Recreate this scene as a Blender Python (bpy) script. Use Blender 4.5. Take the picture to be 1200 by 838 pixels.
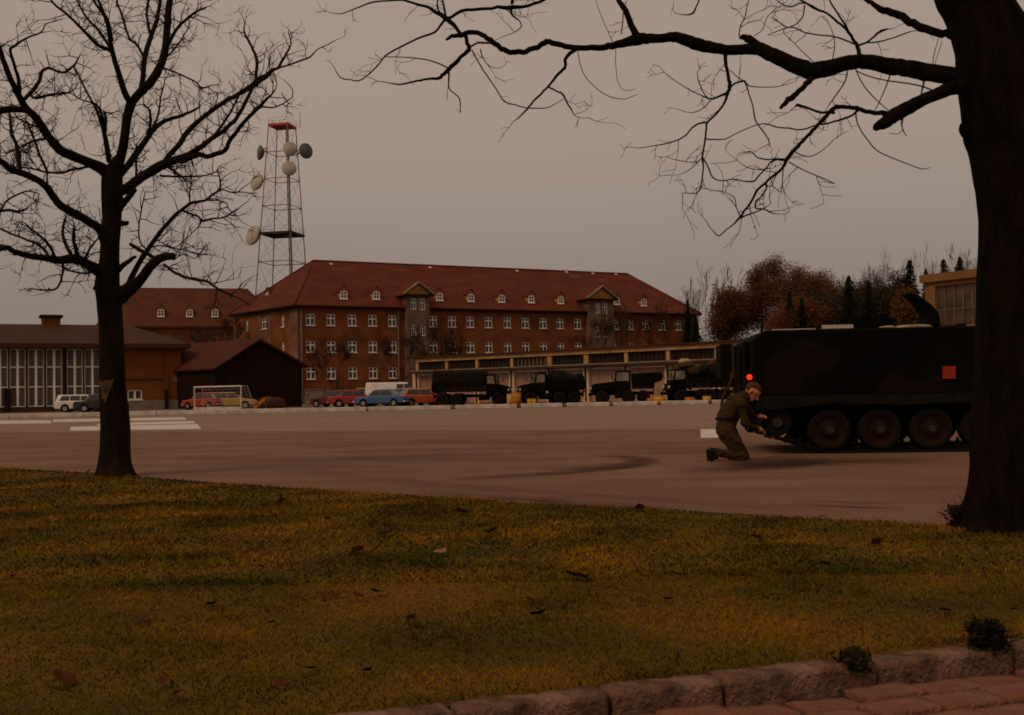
import bpy, math, random
import numpy as np
from mathutils import Vector, Matrix, noise
for o in list(bpy.data.objects): bpy.data.objects.remove(o)
SC = bpy.context.scene
COL = SC.collection
rad = math.radians
# ------------------------------------------------------------------ camera
F = 1300.0; EYE = 1.0; ROLL = -0.018
cd = bpy.data.cameras.new('camera'); cam = bpy.data.objects.new('camera', cd); COL.objects.link(cam)
cd.sensor_width = 36.0; cd.lens = 36.0 * F / 1200.0; cd.clip_end = 6000; cd.clip_start = 0.05
CM = Matrix.Rotation(rad(90) + math.atan(40 / F), 3, 'X') @ Matrix.Rotation(ROLL, 3, 'Z')
cam.matrix_world = Matrix.Translation((0, 0, EYE)) @ CM.to_4x4()
SC.camera = cam
# ------------------------------------------------------------------ world and sun (thick autumn overcast)
SUN_EL = rad(48)
w = bpy.data.worlds.new('World'); SC.world = w; w.use_nodes = True
nt = w.node_tree; nt.nodes.clear()
out = nt.nodes.new('ShaderNodeOutputWorld'); bg = nt.nodes.new('ShaderNodeBackground')
sky = nt.nodes.new('ShaderNodeTexSky'); sky.sky_type = 'NISHITA'; sky.sun_disc = False
sky.sun_elevation = SUN_EL; sky.sun_rotation = rad(228); sky.air_density = 2; sky.dust_density = 6
tc = nt.nodes.new('ShaderNodeTexCoord'); sp = nt.nodes.new('ShaderNodeSeparateXYZ')
rmp = nt.nodes.new('ShaderNodeValToRGB'); nz = nt.nodes.new('ShaderNodeTexNoise'); mixn = nt.nodes.new('ShaderNodeMixRGB')
mp = nt.nodes.new('ShaderNodeMapping'); mp.inputs['Scale'].default_value = (1, 1, 3.0)
nz.inputs['Scale'].default_value = 1.6; nz.inputs['Detail'].default_value = 4
r2 = nt.nodes.new('ShaderNodeMapRange'); r2.inputs[1].default_value = .3; r2.inputs[2].default_value = .7; r2.inputs[3].default_value = .97; r2.inputs[4].default_value = 1.03
e = rmp.color_ramp.elements
SKYK = 10.0
e[0].position = 0.0; e[0].color = (.248, .196, .165, 1)
e[1].position = 1.0; e[1].color = (.44, .36, .30, 1)
m_ = e.new(.08); m_.color = (.270, .212, .178, 1)
m_ = e.new(.16); m_.color = (.314, .250, .212, 1)
m_ = e.new(.22); m_.color = (.358, .274, .221, 1)
m_ = e.new(.35); m_.color = (.370, .284, .229, 1)
vm = nt.nodes.new('ShaderNodeVectorMath'); vm.operation = 'SCALE'; vm.inputs[3].default_value = SKYK
vm2 = nt.nodes.new('ShaderNodeVectorMath'); vm2.operation = 'SCALE'
L = nt.links.new
L(tc.outputs['Generated'], sp.inputs[0]); L(sp.outputs['Z'], rmp.inputs[0])
L(tc.outputs['Generated'], mp.inputs[0]); L(mp.outputs[0], nz.inputs['Vector']); L(nz.outputs[0], r2.inputs[0])
L(rmp.outputs[0], vm.inputs[0]); L(vm.outputs[0], vm2.inputs[0]); L(r2.outputs[0], vm2.inputs[3])
mixn.inputs[0].default_value = .96
L(sky.outputs[0], mixn.inputs[1]); L(vm2.outputs[0], mixn.inputs[2]); L(mixn.outputs[0], bg.inputs[0])
bg.inputs[1].default_value = 0.1
L(bg.outputs[0], out.inputs[0])
sl = bpy.data.lights.new('sun', 'SUN'); sl.energy = 1.0; sl.angle = rad(25); sl.color = (1, .70, .44)
so = bpy.data.objects.new('sun', sl); COL.objects.link(so)
sdir = Vector((math.cos(SUN_EL) * math.sin(rad(228)), math.cos(SUN_EL) * math.cos(rad(228)), math.sin(SUN_EL)))
so.rotation_euler = sdir.to_track_quat('Z', 'Y').to_euler(); so.location = (20, 20, 40)
SC.view_settings.view_transform = 'Standard'; SC.view_settings.look = 'None'
SC.view_settings.exposure = 0.0; SC.view_settings.gamma = 1.0
SC.render.engine = 'CYCLES'; SC.cycles.filter_width = 1.75; SC.cycles.max_bounces = 5
# ------------------------------------------------------------------ pixel helpers (1200 x 838 photograph)
def HZ(px): return 459 - .018 * (px - 600)
def ray(px, py): return CM @ Vector(((px - 600) / F, -(py - 419) / F, -1))
def at(px, py, Y):
    r = ray(px, py); return Vector((0, 0, EYE)) + r * (Y / r.y)
def gp(px, py, z=0.0):
    r = ray(px, py); return Vector((0, 0, EYE)) + r * ((z - EYE) / r.z)
def pl(px, d):
    p = at(px, HZ(px), d); return Vector((p.x, p.y, 0))
def proj(p):
    q = CM.transposed() @ (Vector(p) - Vector((0, 0, EYE)))
    return 600 + F * q.x / -q.z, 419 - F * q.y / -q.z
class Frame:                                   # local x along a facade, y into the building
    def __init__(s, a, b):
        s.o = Vector((a.x, a.y, 0)); d = Vector((b.x - a.x, b.y - a.y, 0)); s.len = d.length
        s.yaw = math.atan2(d.y, d.x); s.m = Matrix.Rotation(s.yaw, 3, 'Z')
    def w(s, x, y, z): return s.o + s.m @ Vector((x, y, z))
    def loc(s, p): return s.m.transposed() @ (Vector(p) - s.o)
    def x_at(s, px, y=0., z=3.):
        lo, hi = -80., 140.
        for _ in range(50):
            mid = (lo + hi) / 2
            if proj(s.w(mid, y, z))[0] < px: lo = mid
            else: hi = mid
        return lo
    def z_at(s, x, y, py):
        p = s.w(x, y, 3); u, v = proj(p); return at(u, py, p.y).z
# ------------------------------------------------------------------ materials
MATS = {}
def mat(name, col, rough=.8, col2=None, scale=3., bump=0., bscale=None, metal=0., spec=.12, lo=.35, hi=.65, stretch=(1, 1, 1), island=0., emit=None, detail=5, dirt=None, grain=None):
    m = bpy.data.materials.new(name); m.use_nodes = True; MATS[name] = m
    t = m.node_tree; b = t.nodes['Principled BSDF']
    b.inputs['Roughness'].default_value = rough; b.inputs['Metallic'].default_value = metal
    b.inputs['Specular IOR Level'].default_value = spec
    b.inputs['Base Color'].default_value = (*col, 1)
    if emit:
        b.inputs['Emission Color'].default_value = (*emit[:3], 1); b.inputs['Emission Strength'].default_value = emit[3]
    c = t.nodes.new('ShaderNodeTexCoord'); mpp = t.nodes.new('ShaderNodeMapping'); mpp.inputs['Scale'].default_value = stretch
    t.links.new(c.outputs['Object'], mpp.inputs[0])
    if col2:
        n = t.nodes.new('ShaderNodeTexNoise'); n.inputs['Scale'].default_value = scale; n.inputs['Detail'].default_value = detail
        t.links.new(mpp.outputs[0], n.inputs['Vector'])
        r = t.nodes.new('ShaderNodeValToRGB'); r.color_ramp.elements[0].position = lo; r.color_ramp.elements[1].position = hi
        r.color_ramp.elements[0].color = (*col, 1); r.color_ramp.elements[1].color = (*col2, 1)
        t.links.new(n.outputs[0], r.inputs[0]); last = r.outputs[0]
        if dirt:
            n2 = t.nodes.new('ShaderNodeTexNoise'); n2.inputs['Scale'].default_value = dirt[1]; n2.inputs['Detail'].default_value = 6
            t.links.new(c.outputs['Object'], n2.inputs['Vector'])
            r_ = t.nodes.new('ShaderNodeMapRange'); r_.inputs[1].default_value = .45; r_.inputs[2].default_value = .7; r_.inputs[4].default_value = dirt[2]
            t.links.new(n2.outputs[0], r_.inputs[0])
            mx = t.nodes.new('ShaderNodeMixRGB'); mx.inputs[2].default_value = (*dirt[0], 1)
            t.links.new(r_.outputs[0], mx.inputs[0]); t.links.new(last, mx.inputs[1]); last = mx.outputs[0]
        if grain:
            n4 = t.nodes.new('ShaderNodeTexNoise'); n4.inputs['Scale'].default_value = grain[0]; n4.inputs['Detail'].default_value = 3; t.links.new(c.outputs['Object'], n4.inputs['Vector'])
            r4 = t.nodes.new('ShaderNodeMapRange'); r4.inputs[1].default_value = .3; r4.inputs[2].default_value = .7; r4.inputs[3].default_value = 1 - grain[1]; r4.inputs[4].default_value = 1 + grain[1]; t.links.new(n4.outputs[0], r4.inputs[0])
            v4 = t.nodes.new('ShaderNodeVectorMath'); v4.operation = 'SCALE'; t.links.new(last, v4.inputs[0]); t.links.new(r4.outputs[0], v4.inputs[3]); last = v4.outputs[0]
        if island:
            g = t.nodes.new('ShaderNodeNewGeometry'); h = t.nodes.new('ShaderNodeHueSaturation')
            mr = t.nodes.new('ShaderNodeMapRange'); mr.inputs[3].default_value = 1 - island; mr.inputs[4].default_value = 1 + island
            t.links.new(g.outputs['Random Per Island'], mr.inputs[0]); t.links.new(mr.outputs[0], h.inputs['Value'])
            t.links.new(last, h.inputs['Color']); last = h.outputs[0]
        t.links.new(last, b.inputs['Base Color'])
    if bump:
        n3 = t.nodes.new('ShaderNodeTexNoise'); n3.inputs['Scale'].default_value = bscale or scale * 4; n3.inputs['Detail'].default_value = 6
        t.links.new(mpp.outputs[0], n3.inputs['Vector'])
        bp = t.nodes.new('ShaderNodeBump'); bp.inputs['Strength'].default_value = bump; bp.inputs['Distance'].default_value = .05
        t.links.new(n3.outputs[0], bp.inputs['Height']); t.links.new(bp.outputs[0], b.inputs['Normal'])
    return m
def brick_mat(name, c1, c2, mortar, stain, stain_amt=.6, vertical=True, bs=(.25, .075), stain_scale=.35):
    m = mat(name, c1, .9); t = m.node_tree; b = t.nodes['Principled BSDF']
    c = t.nodes.new('ShaderNodeTexCoord'); s = t.nodes.new('ShaderNodeSeparateXYZ'); cb = t.nodes.new('ShaderNodeCombineXYZ')
    ad = t.nodes.new('ShaderNodeMath'); ad.operation = 'ADD'
    t.links.new(c.outputs['Object'], s.inputs[0]); t.links.new(s.outputs['X'], ad.inputs[0]); t.links.new(s.outputs['Y'], ad.inputs[1])
    t.links.new(ad.outputs[0], cb.inputs['X']); t.links.new(s.outputs['Z'], cb.inputs['Y'])
    k = t.nodes.new('ShaderNodeTexBrick'); k.inputs['Scale'].default_value = 1
    k.inputs['Color1'].default_value = (*c1, 1); k.inputs['Color2'].default_value = (*c2, 1); k.inputs['Mortar'].default_value = (*mortar, 1)
    k.inputs['Mortar Size'].default_value = .008; k.inputs['Brick Width'].default_value = bs[0]; k.inputs['Row Height'].default_value = bs[1]
    t.links.new(cb.outputs[0], k.inputs['Vector'])
    n = t.nodes.new('ShaderNodeTexNoise'); n.inputs['Scale'].default_value = stain_scale; n.inputs['Detail'].default_value = 7
    t.links.new(c.outputs['Object'], n.inputs['Vector'])
    r = t.nodes.new('ShaderNodeMapRange'); r.inputs[1].default_value = .42; r.inputs[2].default_value = .72; r.inputs[4].default_value = stain_amt
    t.links.new(n.outputs[0], r.inputs[0])
    mx = t.nodes.new('ShaderNodeMixRGB'); mx.inputs[2].default_value = (*stain, 1)
    t.links.new(r.outputs[0], mx.inputs[0]); t.links.new(k.outputs[0], mx.inputs[1]); t.links.new(mx.outputs[0], b.inputs['Base Color'])
    bp = t.nodes.new('ShaderNodeBump'); bp.inputs['Strength'].default_value = .3; bp.inputs['Distance'].default_value = .01
    t.links.new(k.outputs['Fac'], bp.inputs['Height']); t.links.new(bp.outputs[0], b.inputs['Normal'])
    return m
M = MATS
mat('asphalt', (.150, .080, .049), .95, (.212, .118, .077), .5, bump=.4, bscale=45, stretch=(.7, 2.0, 1), dirt=((.135, .066, .040), .3, .5), grain=(38, .45))
mat('concrete', (.205, .130, .094), .95, (.245, .160, .120), .3, bump=.25, bscale=30, stretch=(.7, 2.0, 1), dirt=((.19, .115, .082), .2, .5), grain=(20, .2))
mat('apron', (.13, .085, .065), .9, (.20, .14, .10), .6, bump=.2, bscale=20)
mat('soil', (.06, .033, .012), .95, (.12, .066, .02), .25, bump=.4, bscale=6)
mat('lawn_base', (.06, .036, .003), .95, (.15, .066, .005), .8, bump=.6, bscale=25, stretch=(.7, 1.6, 1))
mat('grass', (.055, .052, .003), .95, (.265, .125, .005), 1.1, island=.42, lo=.40, hi=.68, stretch=(.85, 1.1, 1), spec=.03, dirt=((.026, .018, .0015), 1.5, .9))
mat('white_paint', (.62, .55, .47), .8, (.42, .36, .30), 2.5, bump=.1)
mat('worn_paint', (.55, .47, .40), .85, (.25, .18, .15), 1.6, lo=.45, hi=.75, bump=.1)
mat('frame_white', (.86, .80, .74), .6, (.74, .66, .58), .8)
mat('glass', (.035, .025, .018), .12, spec=.5)
mat('glass_hall', (.035, .02, .012), .3, (.10, .06, .035), .9, spec=.3)
mat('glass_dark', (.02, .011, .006), .5, (.035, .02, .011), 1., spec=.15)
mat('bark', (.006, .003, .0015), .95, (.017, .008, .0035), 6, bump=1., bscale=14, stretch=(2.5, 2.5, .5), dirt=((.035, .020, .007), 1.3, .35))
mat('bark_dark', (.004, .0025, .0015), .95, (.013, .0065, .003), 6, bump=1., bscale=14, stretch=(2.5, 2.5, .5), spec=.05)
mat('bark_pale', (.13, .08, .046), .95, (.035, .02, .011), 6, bump=.6)
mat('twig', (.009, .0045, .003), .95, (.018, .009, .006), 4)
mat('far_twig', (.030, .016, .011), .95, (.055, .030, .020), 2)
mat('army_green', (.0042, .0032, .0014), .85, (.008, .0054, .0024), 1.2, bump=.08, spec=.05)
mat('camo', (.003, .0025, .0015), .85, (.012, .006, .004), .85, lo=.5, hi=.54, detail=1, bump=.05, spec=.05, dirt=((.006, .005, .002), .6, .8))
mat('canvas', (.006, .004, .002), .95, (.011, .007, .0035), 1.5, bump=.4, bscale=7)
mat('rubber', (.006, .005, .004), .9, (.014, .010, .007), 6)
mat('rim_dust', (.022, .010, .004), .9, (.009, .0045, .002), 5)
mat('steel_dark', (.03, .024, .02), .5, (.06, .045, .035), 3, metal=.5)
mat('tail_red', (.5, .02, .01), .3, emit=(1, .03, .005, 1.1))
mat('sign_red', (.34, .032, .010), .7, (.27, .026, .010), 8)
mat('khaki', (.028, .017, .005), .95, (.043, .026, .008), 9, bump=.3, bscale=30)
mat('trouser', (.034, .019, .007), .95, (.050, .028, .010), 9, bump=.3, bscale=30)
mat('boot', (.010, .007, .006), .5)
mat('skin', (.42, .16, .075), .6, (.50, .20, .10), 20)
mat('hair', (.09, .036, .013), .9, (.05, .02, .008), 30)
brick_mat('brick_main', (.275, .082, .022), (.195, .052, .014), (.16, .07, .028), (.065, .022, .010), .85)
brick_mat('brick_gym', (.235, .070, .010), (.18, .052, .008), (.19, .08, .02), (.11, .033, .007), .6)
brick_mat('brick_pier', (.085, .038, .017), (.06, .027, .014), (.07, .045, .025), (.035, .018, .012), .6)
mat('render_pink', (.20, .120, .082), .9, (.11, .058, .036), .6, bump=.2, bscale=9)
mat('plinth', (.26, .20, .15), .9, (.18, .13, .09), 1.5, bump=.2)
mat('roof_tile', (.090, .019, .009), .9, (.130, .030, .013), .25, dirt=((.068, .020, .011), .5, .6), bump=.3, bscale=3, stretch=(1, 1, 4))
mat('roof_patch', (.135, .040, .016), .9, (.10, .030, .013), 1.2)
mat('roof_far', (.085, .025, .012), .9, (.115, .036, .016), .3, dirt=((.05, .024, .016), .4, .6))
mat('roof_gym', (.052, .020, .013), .9, (.07, .027, .017), .3, dirt=((.045, .022, .016), .5, .5))
mat('eave_dark', (.02, .011, .007), .9)
mat('ochre', (.42, .20, .05), .85, (.32, .14, .035), 1.2, dirt=((.18, .11, .05), .5, .5))
mat('hall_ochre', (.27, .13, .042), .85, (.21, .10, .032), 1.2, dirt=((.12, .06, .025), .5, .5))
mat('garage_ochre', (.50, .29, .125), .85, (.38, .21, .085), 1.2, dirt=((.22, .12, .05), .5, .5))
mat('garage_pier', (.66, .48, .31), .85, (.50, .35, .21), 1.5)
mat('ochre_pale', (.55, .34, .15), .85, (.42, .25, .10), 1.2)
mat('door_grey', (.40, .23, .16), .85, (.30, .17, .115), .7)
mat('barn_wood', (.010, .004, .0025), .95, (.020, .008, .005), 2, stretch=(3, 3, .3), bump=.4)
mat('barn_roof', (.060, .016, .008), .9, (.085, .024, .011), .6, dirt=((.04, .017, .012), .6, .5), bump=.3, bscale=3)
mat('tower_grey', (.14, .115, .10), .6, (.10, .08, .07), 1)
mat('tower_dark', (.035, .028, .024), .7, (.05, .04, .03), 1)
mat('tower_red', (.52, .11, .07), .6, (.42, .09, .06), 1)
mat('dish_pale', (.50, .44, .38), .6, (.36, .31, .27), .8)
mat('dish_grey', (.16, .155, .155), .6, (.11, .105, .105), .8)
mat('leaf_russet', (.075, .024, .011), .9, (.13, .046, .016), .35, island=.3, spec=.1)
mat('leaf_orange', (.14, .055, .016), .9, (.075, .032, .012), .5, island=.5, spec=.1)
mat('leaf_dark', (.022, .018, .009), .9, (.045, .028, .012), .4, island=.5, spec=.1)
mat('needle', (.010, .012, .006), .9, (.020, .018, .009), .8, island=.5, spec=.1)
mat('weed', (.010, .009, .003), .95, (.022, .017, .005), 6, island=.5, spec=.1)
mat('kerb_stone', (.11, .052, .03), .9, (.27, .15, .10), 5, bump=.8, bscale=40, dirt=((.025, .011, .005), 7, .95))  # dark noise blotches: grime, deepened in place of shade on the face
mat('cobble', (.16, .065, .038), .9, (.23, .10, .062), 7, bump=.6, bscale=45, dirt=((.08, .035, .022), 3, .6))
mat('grit', (.05, .028, .02), .95, (.075, .045, .03), 30, bump=.5)
mat('leaf_brown', (.045, .016, .006), .95, (.08, .028, .010), 20, spec=.03)
mat('leaf_black', (.008, .004, .002), .95, (.018, .008, .004), 20, spec=.03)
mat('leaf_tan', (.26, .12, .035), .7, (.18, .075, .022), 20)
mat('chrome', (.5, .45, .4), .25, metal=.9)
mat('tarp_brown', (.07, .032, .016), .9, (.045, .02, .011), 2, bump=.4)
mat('orange_paint', (.50, .17, .02), .7, (.38, .12, .015), 3)
mat('yellow_paint', (.58, .32, .03), .7, (.48, .25, .03), 3)
mat('pale_lens', (.5, .42, .3), .2)
def car_paint(n, c): return mat(n, c, .35, tuple(x * .8 for x in c), 1.5, spec=.5)
for n_, c_ in dict(car_red=(.36, .026, .022), car_dark_red=(.10, .013, .013), car_blue=(.06, .12, .26), car_white=(.78, .72, .65), car_orange=(.58, .09, .03), car_navy=(.025, .03, .07), car_yellow=(.40, .26, .045), car_grey=(.22, .18, .16), car_dark=(.03, .024, .02), car_lightred=(.38, .04, .03)).items(): car_paint(n_, c_)
# ------------------------------------------------------------------ mesh builder
class MB:
    def __init__(s): s.v = []; s.f = []; s.sm = []
    def add(s, vs, fs, smooth=False):
        k = len(s.v); s.v += [tuple(x) for x in vs]; s.f += [tuple(i + k for i in f) for f in fs]; s.sm += [smooth] * len(fs)
    def box(s, c, d, rot=None, taper=None):
        hx, hy, hz = d[0] / 2, d[1] / 2, d[2] / 2; vs = []
        for z in (-1, 1):
            k = 1 if (z < 0 or not taper) else taper
            for y in (-1, 1):
                for x in (-1, 1):
                    p = Vector((x * hx * k, y * hy * k, z * hz))
                    if rot is not None: p = rot @ p
                    vs.append(p + Vector(c))
        s.add(vs, [(0, 2, 3, 1), (4, 5, 7, 6), (0, 1, 5, 4), (2, 6, 7, 3), (0, 4, 6, 2), (1, 3, 7, 5)]); return s
    def bb(s, a, b):
        s.box([(a[i] + b[i]) / 2 for i in range(3)], [abs(b[i] - a[i]) for i in range(3)]); return s
    def poly(s, pts): s.add(pts, [tuple(range(len(pts)))]); return s
    def prism(s, prof, y0, y1, ax='y', inset=0.):          # prof in (x,z), extruded along y (or in (y,z) along x)
        n = len(prof); vs = []
        for k in (y0, y1):
            for a, b in prof: vs.append((a, k, b) if ax == 'y' else (k, a, b))
        fs = [tuple(range(n))[::-1] if ax == 'x' else tuple(range(n)), tuple(range(n, 2 * n)) if ax == 'x' else tuple(range(n, 2 * n))[::-1]]
        for i in range(n): fs.append((i, n + i, n + (i + 1) % n, (i + 1) % n))
        s.add(vs, fs); return s
    def tube(s, pts, rs, n=6, cap=True, rough=0., rng=None):
        pts = [Vector(p) for p in pts]; N = len(pts)
        if not hasattr(rs, '__len__'): rs = [rs] * N
        vs = []; up = None
        for i, p in enumerate(pts):
            t = (pts[min(i + 1, N - 1)] - pts[max(i - 1, 0)])
            if t.length < 1e-9: t = Vector((0, 0, 1))
            t.normalize()
            if up is None:
                up = Vector((0, 1, 0)) if abs(t.y) < .9 else Vector((1, 0, 0))
            a = (up - t * up.dot(t))
            if a.length < 1e-6: a = t.orthogonal()
            a.normalize(); up = a; b = t.cross(a)
            for k in range(n):
                g = 2 * math.pi * k / n; rr = rs[i]
                if rough: rr *= 1 + rough * noise.noise(Vector((p.x * 3 + math.cos(g) * 1.3, p.y * 3 + math.sin(g) * 1.3, p.z * 2.)))
                vs.append(p + (a * math.cos(g) + b * math.sin(g)) * rr)
        fs = []
        for i in range(N - 1):
            for k in range(n):
                q = (k + 1) % n; fs.append((i * n + k, i * n + q, (i + 1) * n + q, (i + 1) * n + k))
        if cap: fs.append(tuple(range(n))[::-1]); fs.append(tuple((N - 1) * n + k for k in range(n)))
        s.add(vs, fs, n > 4); return s
    def cyl(s, a, b, r, n=12, r2=None): s.tube([a, b], [r, r if r2 is None else r2], n); s.sm[-n - 2:] = [n > 8] * n + [False] * 2; return s
    def bar(s, a, b, t): s.tube([a, b], t * .7071, 4); return s
    def ball(s, c, r, n=10, m=7, sc=(1, 1, 1), half=False):
        vs = []; fs = []
        hi = m if not half else m // 2 + 1
        for i in range(hi + 1):
            th = math.pi * i / m if not half else math.pi / 2 * i / hi
            for k in range(n):
                g = 2 * math.pi * k / n
                vs.append((c[0] + r * sc[0] * math.sin(th) * math.cos(g), c[1] + r * sc[1] * math.sin(th) * math.sin(g), c[2] + r * sc[2] * math.cos(th)))
        for i in range(hi):
            for k in range(n):
                q = (k + 1) % n; fs.append((i * n + k, (i + 1) * n + k, (i + 1) * n + q, i * n + q))
        s.add(vs, fs, True); return s
    def mesh(s, name):
        me = bpy.data.meshes.new(name); me.from_pydata(s.v, [], s.f)
        me.polygons.foreach_set('use_smooth', s.sm); me.update(); return me
    def build(s, name, m, parent=None, loc=None, rz=None):
        return place(name, s.mesh(name), m, parent, loc, rz)
def place(name, me, m=None, parent=None, loc=None, rz=None):
    o = bpy.data.objects.new(name, me)
    if m is not None and not me.materials: me.materials.append(MATS[m] if isinstance(m, str) else m)
    COL.objects.link(o); o.parent = parent
    if loc is not None: o.location = loc
    if rz is not None: o.rotation_euler = (0, 0, rz)
    return o
def bevel(o, wd=.02, seg=2):
    b = o.modifiers.new('bevel', 'BEVEL'); b.width = wd; b.segments = seg; b.limit_method = 'ANGLE'; b.angle_limit = rad(35); return o
def tag(o, label=None, cat=None, group=None, kind=None):
    if label: o['label'] = label
    if cat: o['category'] = cat
    if group: o['group'] = group
    if kind: o['kind'] = kind
    return o
def thing(name, label, cat, loc=(0, 0, 0), rz=0., group=None):
    o = bpy.data.objects.new(name, None); o.empty_display_size = .3; COL.objects.link(o)
    o.location = loc; o.rotation_euler = (0, 0, rz); return tag(o, label, cat, group)
def copy_tree(o, parent=None):
    c = o.copy(); COL.objects.link(c); c.parent = parent
    for ch in list(o.children): copy_tree(ch, c)
    return c
def wall_open(mb, x0, x1, z0, z1, ops, y=0., depth=.18, mp=lambda x, y, z: (x, y, z)):
    xs = sorted({x0, x1, *[o[0] for o in ops], *[o[1] for o in ops]}); zs = sorted({z0, z1, *[o[2] for o in ops], *[o[3] for o in ops]})
    xs = [x for x in xs if x0 - 1e-6 <= x <= x1 + 1e-6]; zs = [z for z in zs if z0 - 1e-6 <= z <= z1 + 1e-6]
    for i in range(len(xs) - 1):
        cx = (xs[i] + xs[i + 1]) / 2; runs = []
        for j in range(len(zs) - 1):
            cz = (zs[j] + zs[j + 1]) / 2
            if any(o[0] < cx < o[1] and o[2] < cz < o[3] for o in ops): continue
            if runs and abs(runs[-1][1] - zs[j]) < 1e-9: runs[-1][1] = zs[j + 1]
            else: runs.append([zs[j], zs[j + 1]])
        for a, b in runs: mb.poly([mp(xs[i], y, a), mp(xs[i + 1], y, a), mp(xs[i + 1], y, b), mp(xs[i], y, b)])
    for a, b, c, d in ops:
        e_ = y + depth
        for q in ([(a, y, c), (a, e_, c), (a, e_, d), (a, y, d)], [(b, y, c), (b, y, d), (b, e_, d), (b, e_, c)], [(a, y, c), (b, y, c), (b, e_, c), (a, e_, c)], [(a, y, d), (a, e_, d), (b, e_, d), (b, y, d)]):
            mb.poly([mp(*p) for p in q])
# ------------------------------------------------------------------ ground, lot, lawn
def sheet(name, pts, m, z=0., label=None, parent=None, kind='structure'):
    mb = MB(); mb.poly([(p[0], p[1], z) for p in pts]); o = mb.build(name, m, parent)
    if kind and parent is None: o['kind'] = kind
    return o
def strip_grid(name, x0, x1, y0, y1, nx, ny, zf, m, clip=None):
    mb = MB(); vs = []; fs = []
    for j in range(ny + 1):
        for i in range(nx + 1):
            x = x0 + (x1 - x0) * i / nx; y = y0 + (y1 - y0) * j / ny; vs.append((x, y, zf(x, y)))
    for j in range(ny):
        for i in range(nx):
            a = j * (nx + 1) + i; fs.append((a, a + 1, a + nx + 2, a + nx + 1))
    mb.add(vs, fs, True); return mb.build(name, m)
g = MB(); R_ = 3000.
vs = [(0, 0, -.16)]; n_ = 64
for rr in (30, 120, 400, 1200, R_):
    for k in range(n_): a_ = 2 * math.pi * k / n_; vs.append((rr * math.cos(a_), rr * math.sin(a_), -.16))
fs = [(0, 1 + k, 1 + (k + 1) % n_) for k in range(n_)]
for q in range(4):
    for k in range(n_): a_ = 1 + q * n_ + k; b_ = 1 + q * n_ + (k + 1) % n_; fs.append((a_, a_ + n_, b_ + n_, b_))
g.add(vs, fs); tag(g.build('ground', 'soil'), kind='structure')
K0, K1 = gp(0, 490.6), gp(840, 473.3)                    # far kerb line
kd = (K1 - K0).normalized(); kn = Vector((-kd.y, kd.x, 0))
# lawn edge towards the lot, kerb line in front
E0, E1, E2 = gp(0, 548.5), gp(600, 590), gp(1120, 617.5)
ed = (E0 - E2).normalized()
EL = [E2 - ed * 9, E2, E1, E0, E0 + ed * 12]
def lot_edge(t):                                         # wavy polyline along the lawn edge
    pass
def kside(t, off=0.): return K0 + kd * t + kn * off
lot = [EL[0], EL[1], EL[2], EL[3], EL[4]]
lot_pts = [(p.x, p.y) for p in lot]
far = [kside(-40, .1), kside(70, .1)]
poly = [(EL[0].x + 40, EL[0].y - 2)] + lot_pts + [(far[0].x, EL[4].y + 4), (far[0].x, far[0].y), (far[1].x, far[1].y)]
S0_, S1_ = gp(-60, 507.5), gp(1300, 500.5); sd_ = (S1_ - S0_).normalized(); S0_, S1_ = S0_ - sd_ * 60, S1_ + sd_ * 60
sheet('parade_ground', poly[::-1], 'asphalt', 0.0)
sheet('concrete_strip', [(p.x, p.y) for p in (S0_ + sd_ * 20, S1_ - sd_ * 20, far[1], far[0])], 'concrete', 0.004)
ap = [kside(-60, .45), kside(90, .45), kside(90, 60), kside(-60, 60)]
sheet('yard', [(p.x, p.y) for p in ap], 'apron', -.02)
vg = [kside(13, .5), kside(30, .5), kside(30, 14), kside(13, 14)]
# white markings, tyre marks and the carrier's painted shade on the lot
def mark(name, pix, m, z=.008):
    mb = MB(); mb.poly([tuple(gp(*p)) [:2] + (z,) for p in pix]); o = mb.build(name, m); o['kind'] = 'structure'; return o
mark('painted_marking', [(-60, 497.5), (-60, 493.5), (60, 492.6), (60, 496.4)], 'worn_paint')
mark('painted_marking', [(62, 495), (62, 491.6), (216, 489.2), (219, 492.2)], 'worn_paint')
mark('painted_marking', [(112, 499), (118, 496), (226, 493.6), (230, 496.4)], 'white_paint')
mark('painted_marking', [(82, 505), (83, 500.4), (231, 497.2), (236, 503)], 'white_paint')
mark('painted_marking', [(821, 514), (821, 503.5), (842, 503), (842, 513.5)], 'white_paint')
mat('tyre', (.085, .05, .04), .9, (.15, .10, .08), 1.2, lo=.35, hi=.8)
mat('oil_shade', (.05, .03, .022), .85, (.12, .08, .06), 1.0, lo=.4, hi=.7)
def fade_mat(name, c):
    m = mat(name, c, .95); t = m.node_tree; bs = t.nodes['Principled BSDF']
    at_ = t.nodes.new('ShaderNodeAttribute'); at_.attribute_name = 'fade'; n = t.nodes.new('ShaderNodeTexNoise'); n.inputs['Scale'].default_value = 2.5; n.inputs['Detail'].default_value = 8
    co_ = t.nodes.new('ShaderNodeTexCoord'); t.links.new(co_.outputs['Object'], n.inputs['Vector'])
    r = t.nodes.new('ShaderNodeMapRange'); r.inputs[1].default_value = .15; r.inputs[2].default_value = .55; t.links.new(n.outputs[0], r.inputs[0])
    mu = t.nodes.new('ShaderNodeMath'); mu.operation = 'MULTIPLY'; t.links.new(at_.outputs['Fac'], mu.inputs[0]); t.links.new(r.outputs[0], mu.inputs[1]); t.links.new(mu.outputs[0], bs.inputs['Alpha'])
fade_mat('tyre', (.085, .036, .020)); fade_mat('oil_shade', (.045, .020, .012))
TZ = [.008]
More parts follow.
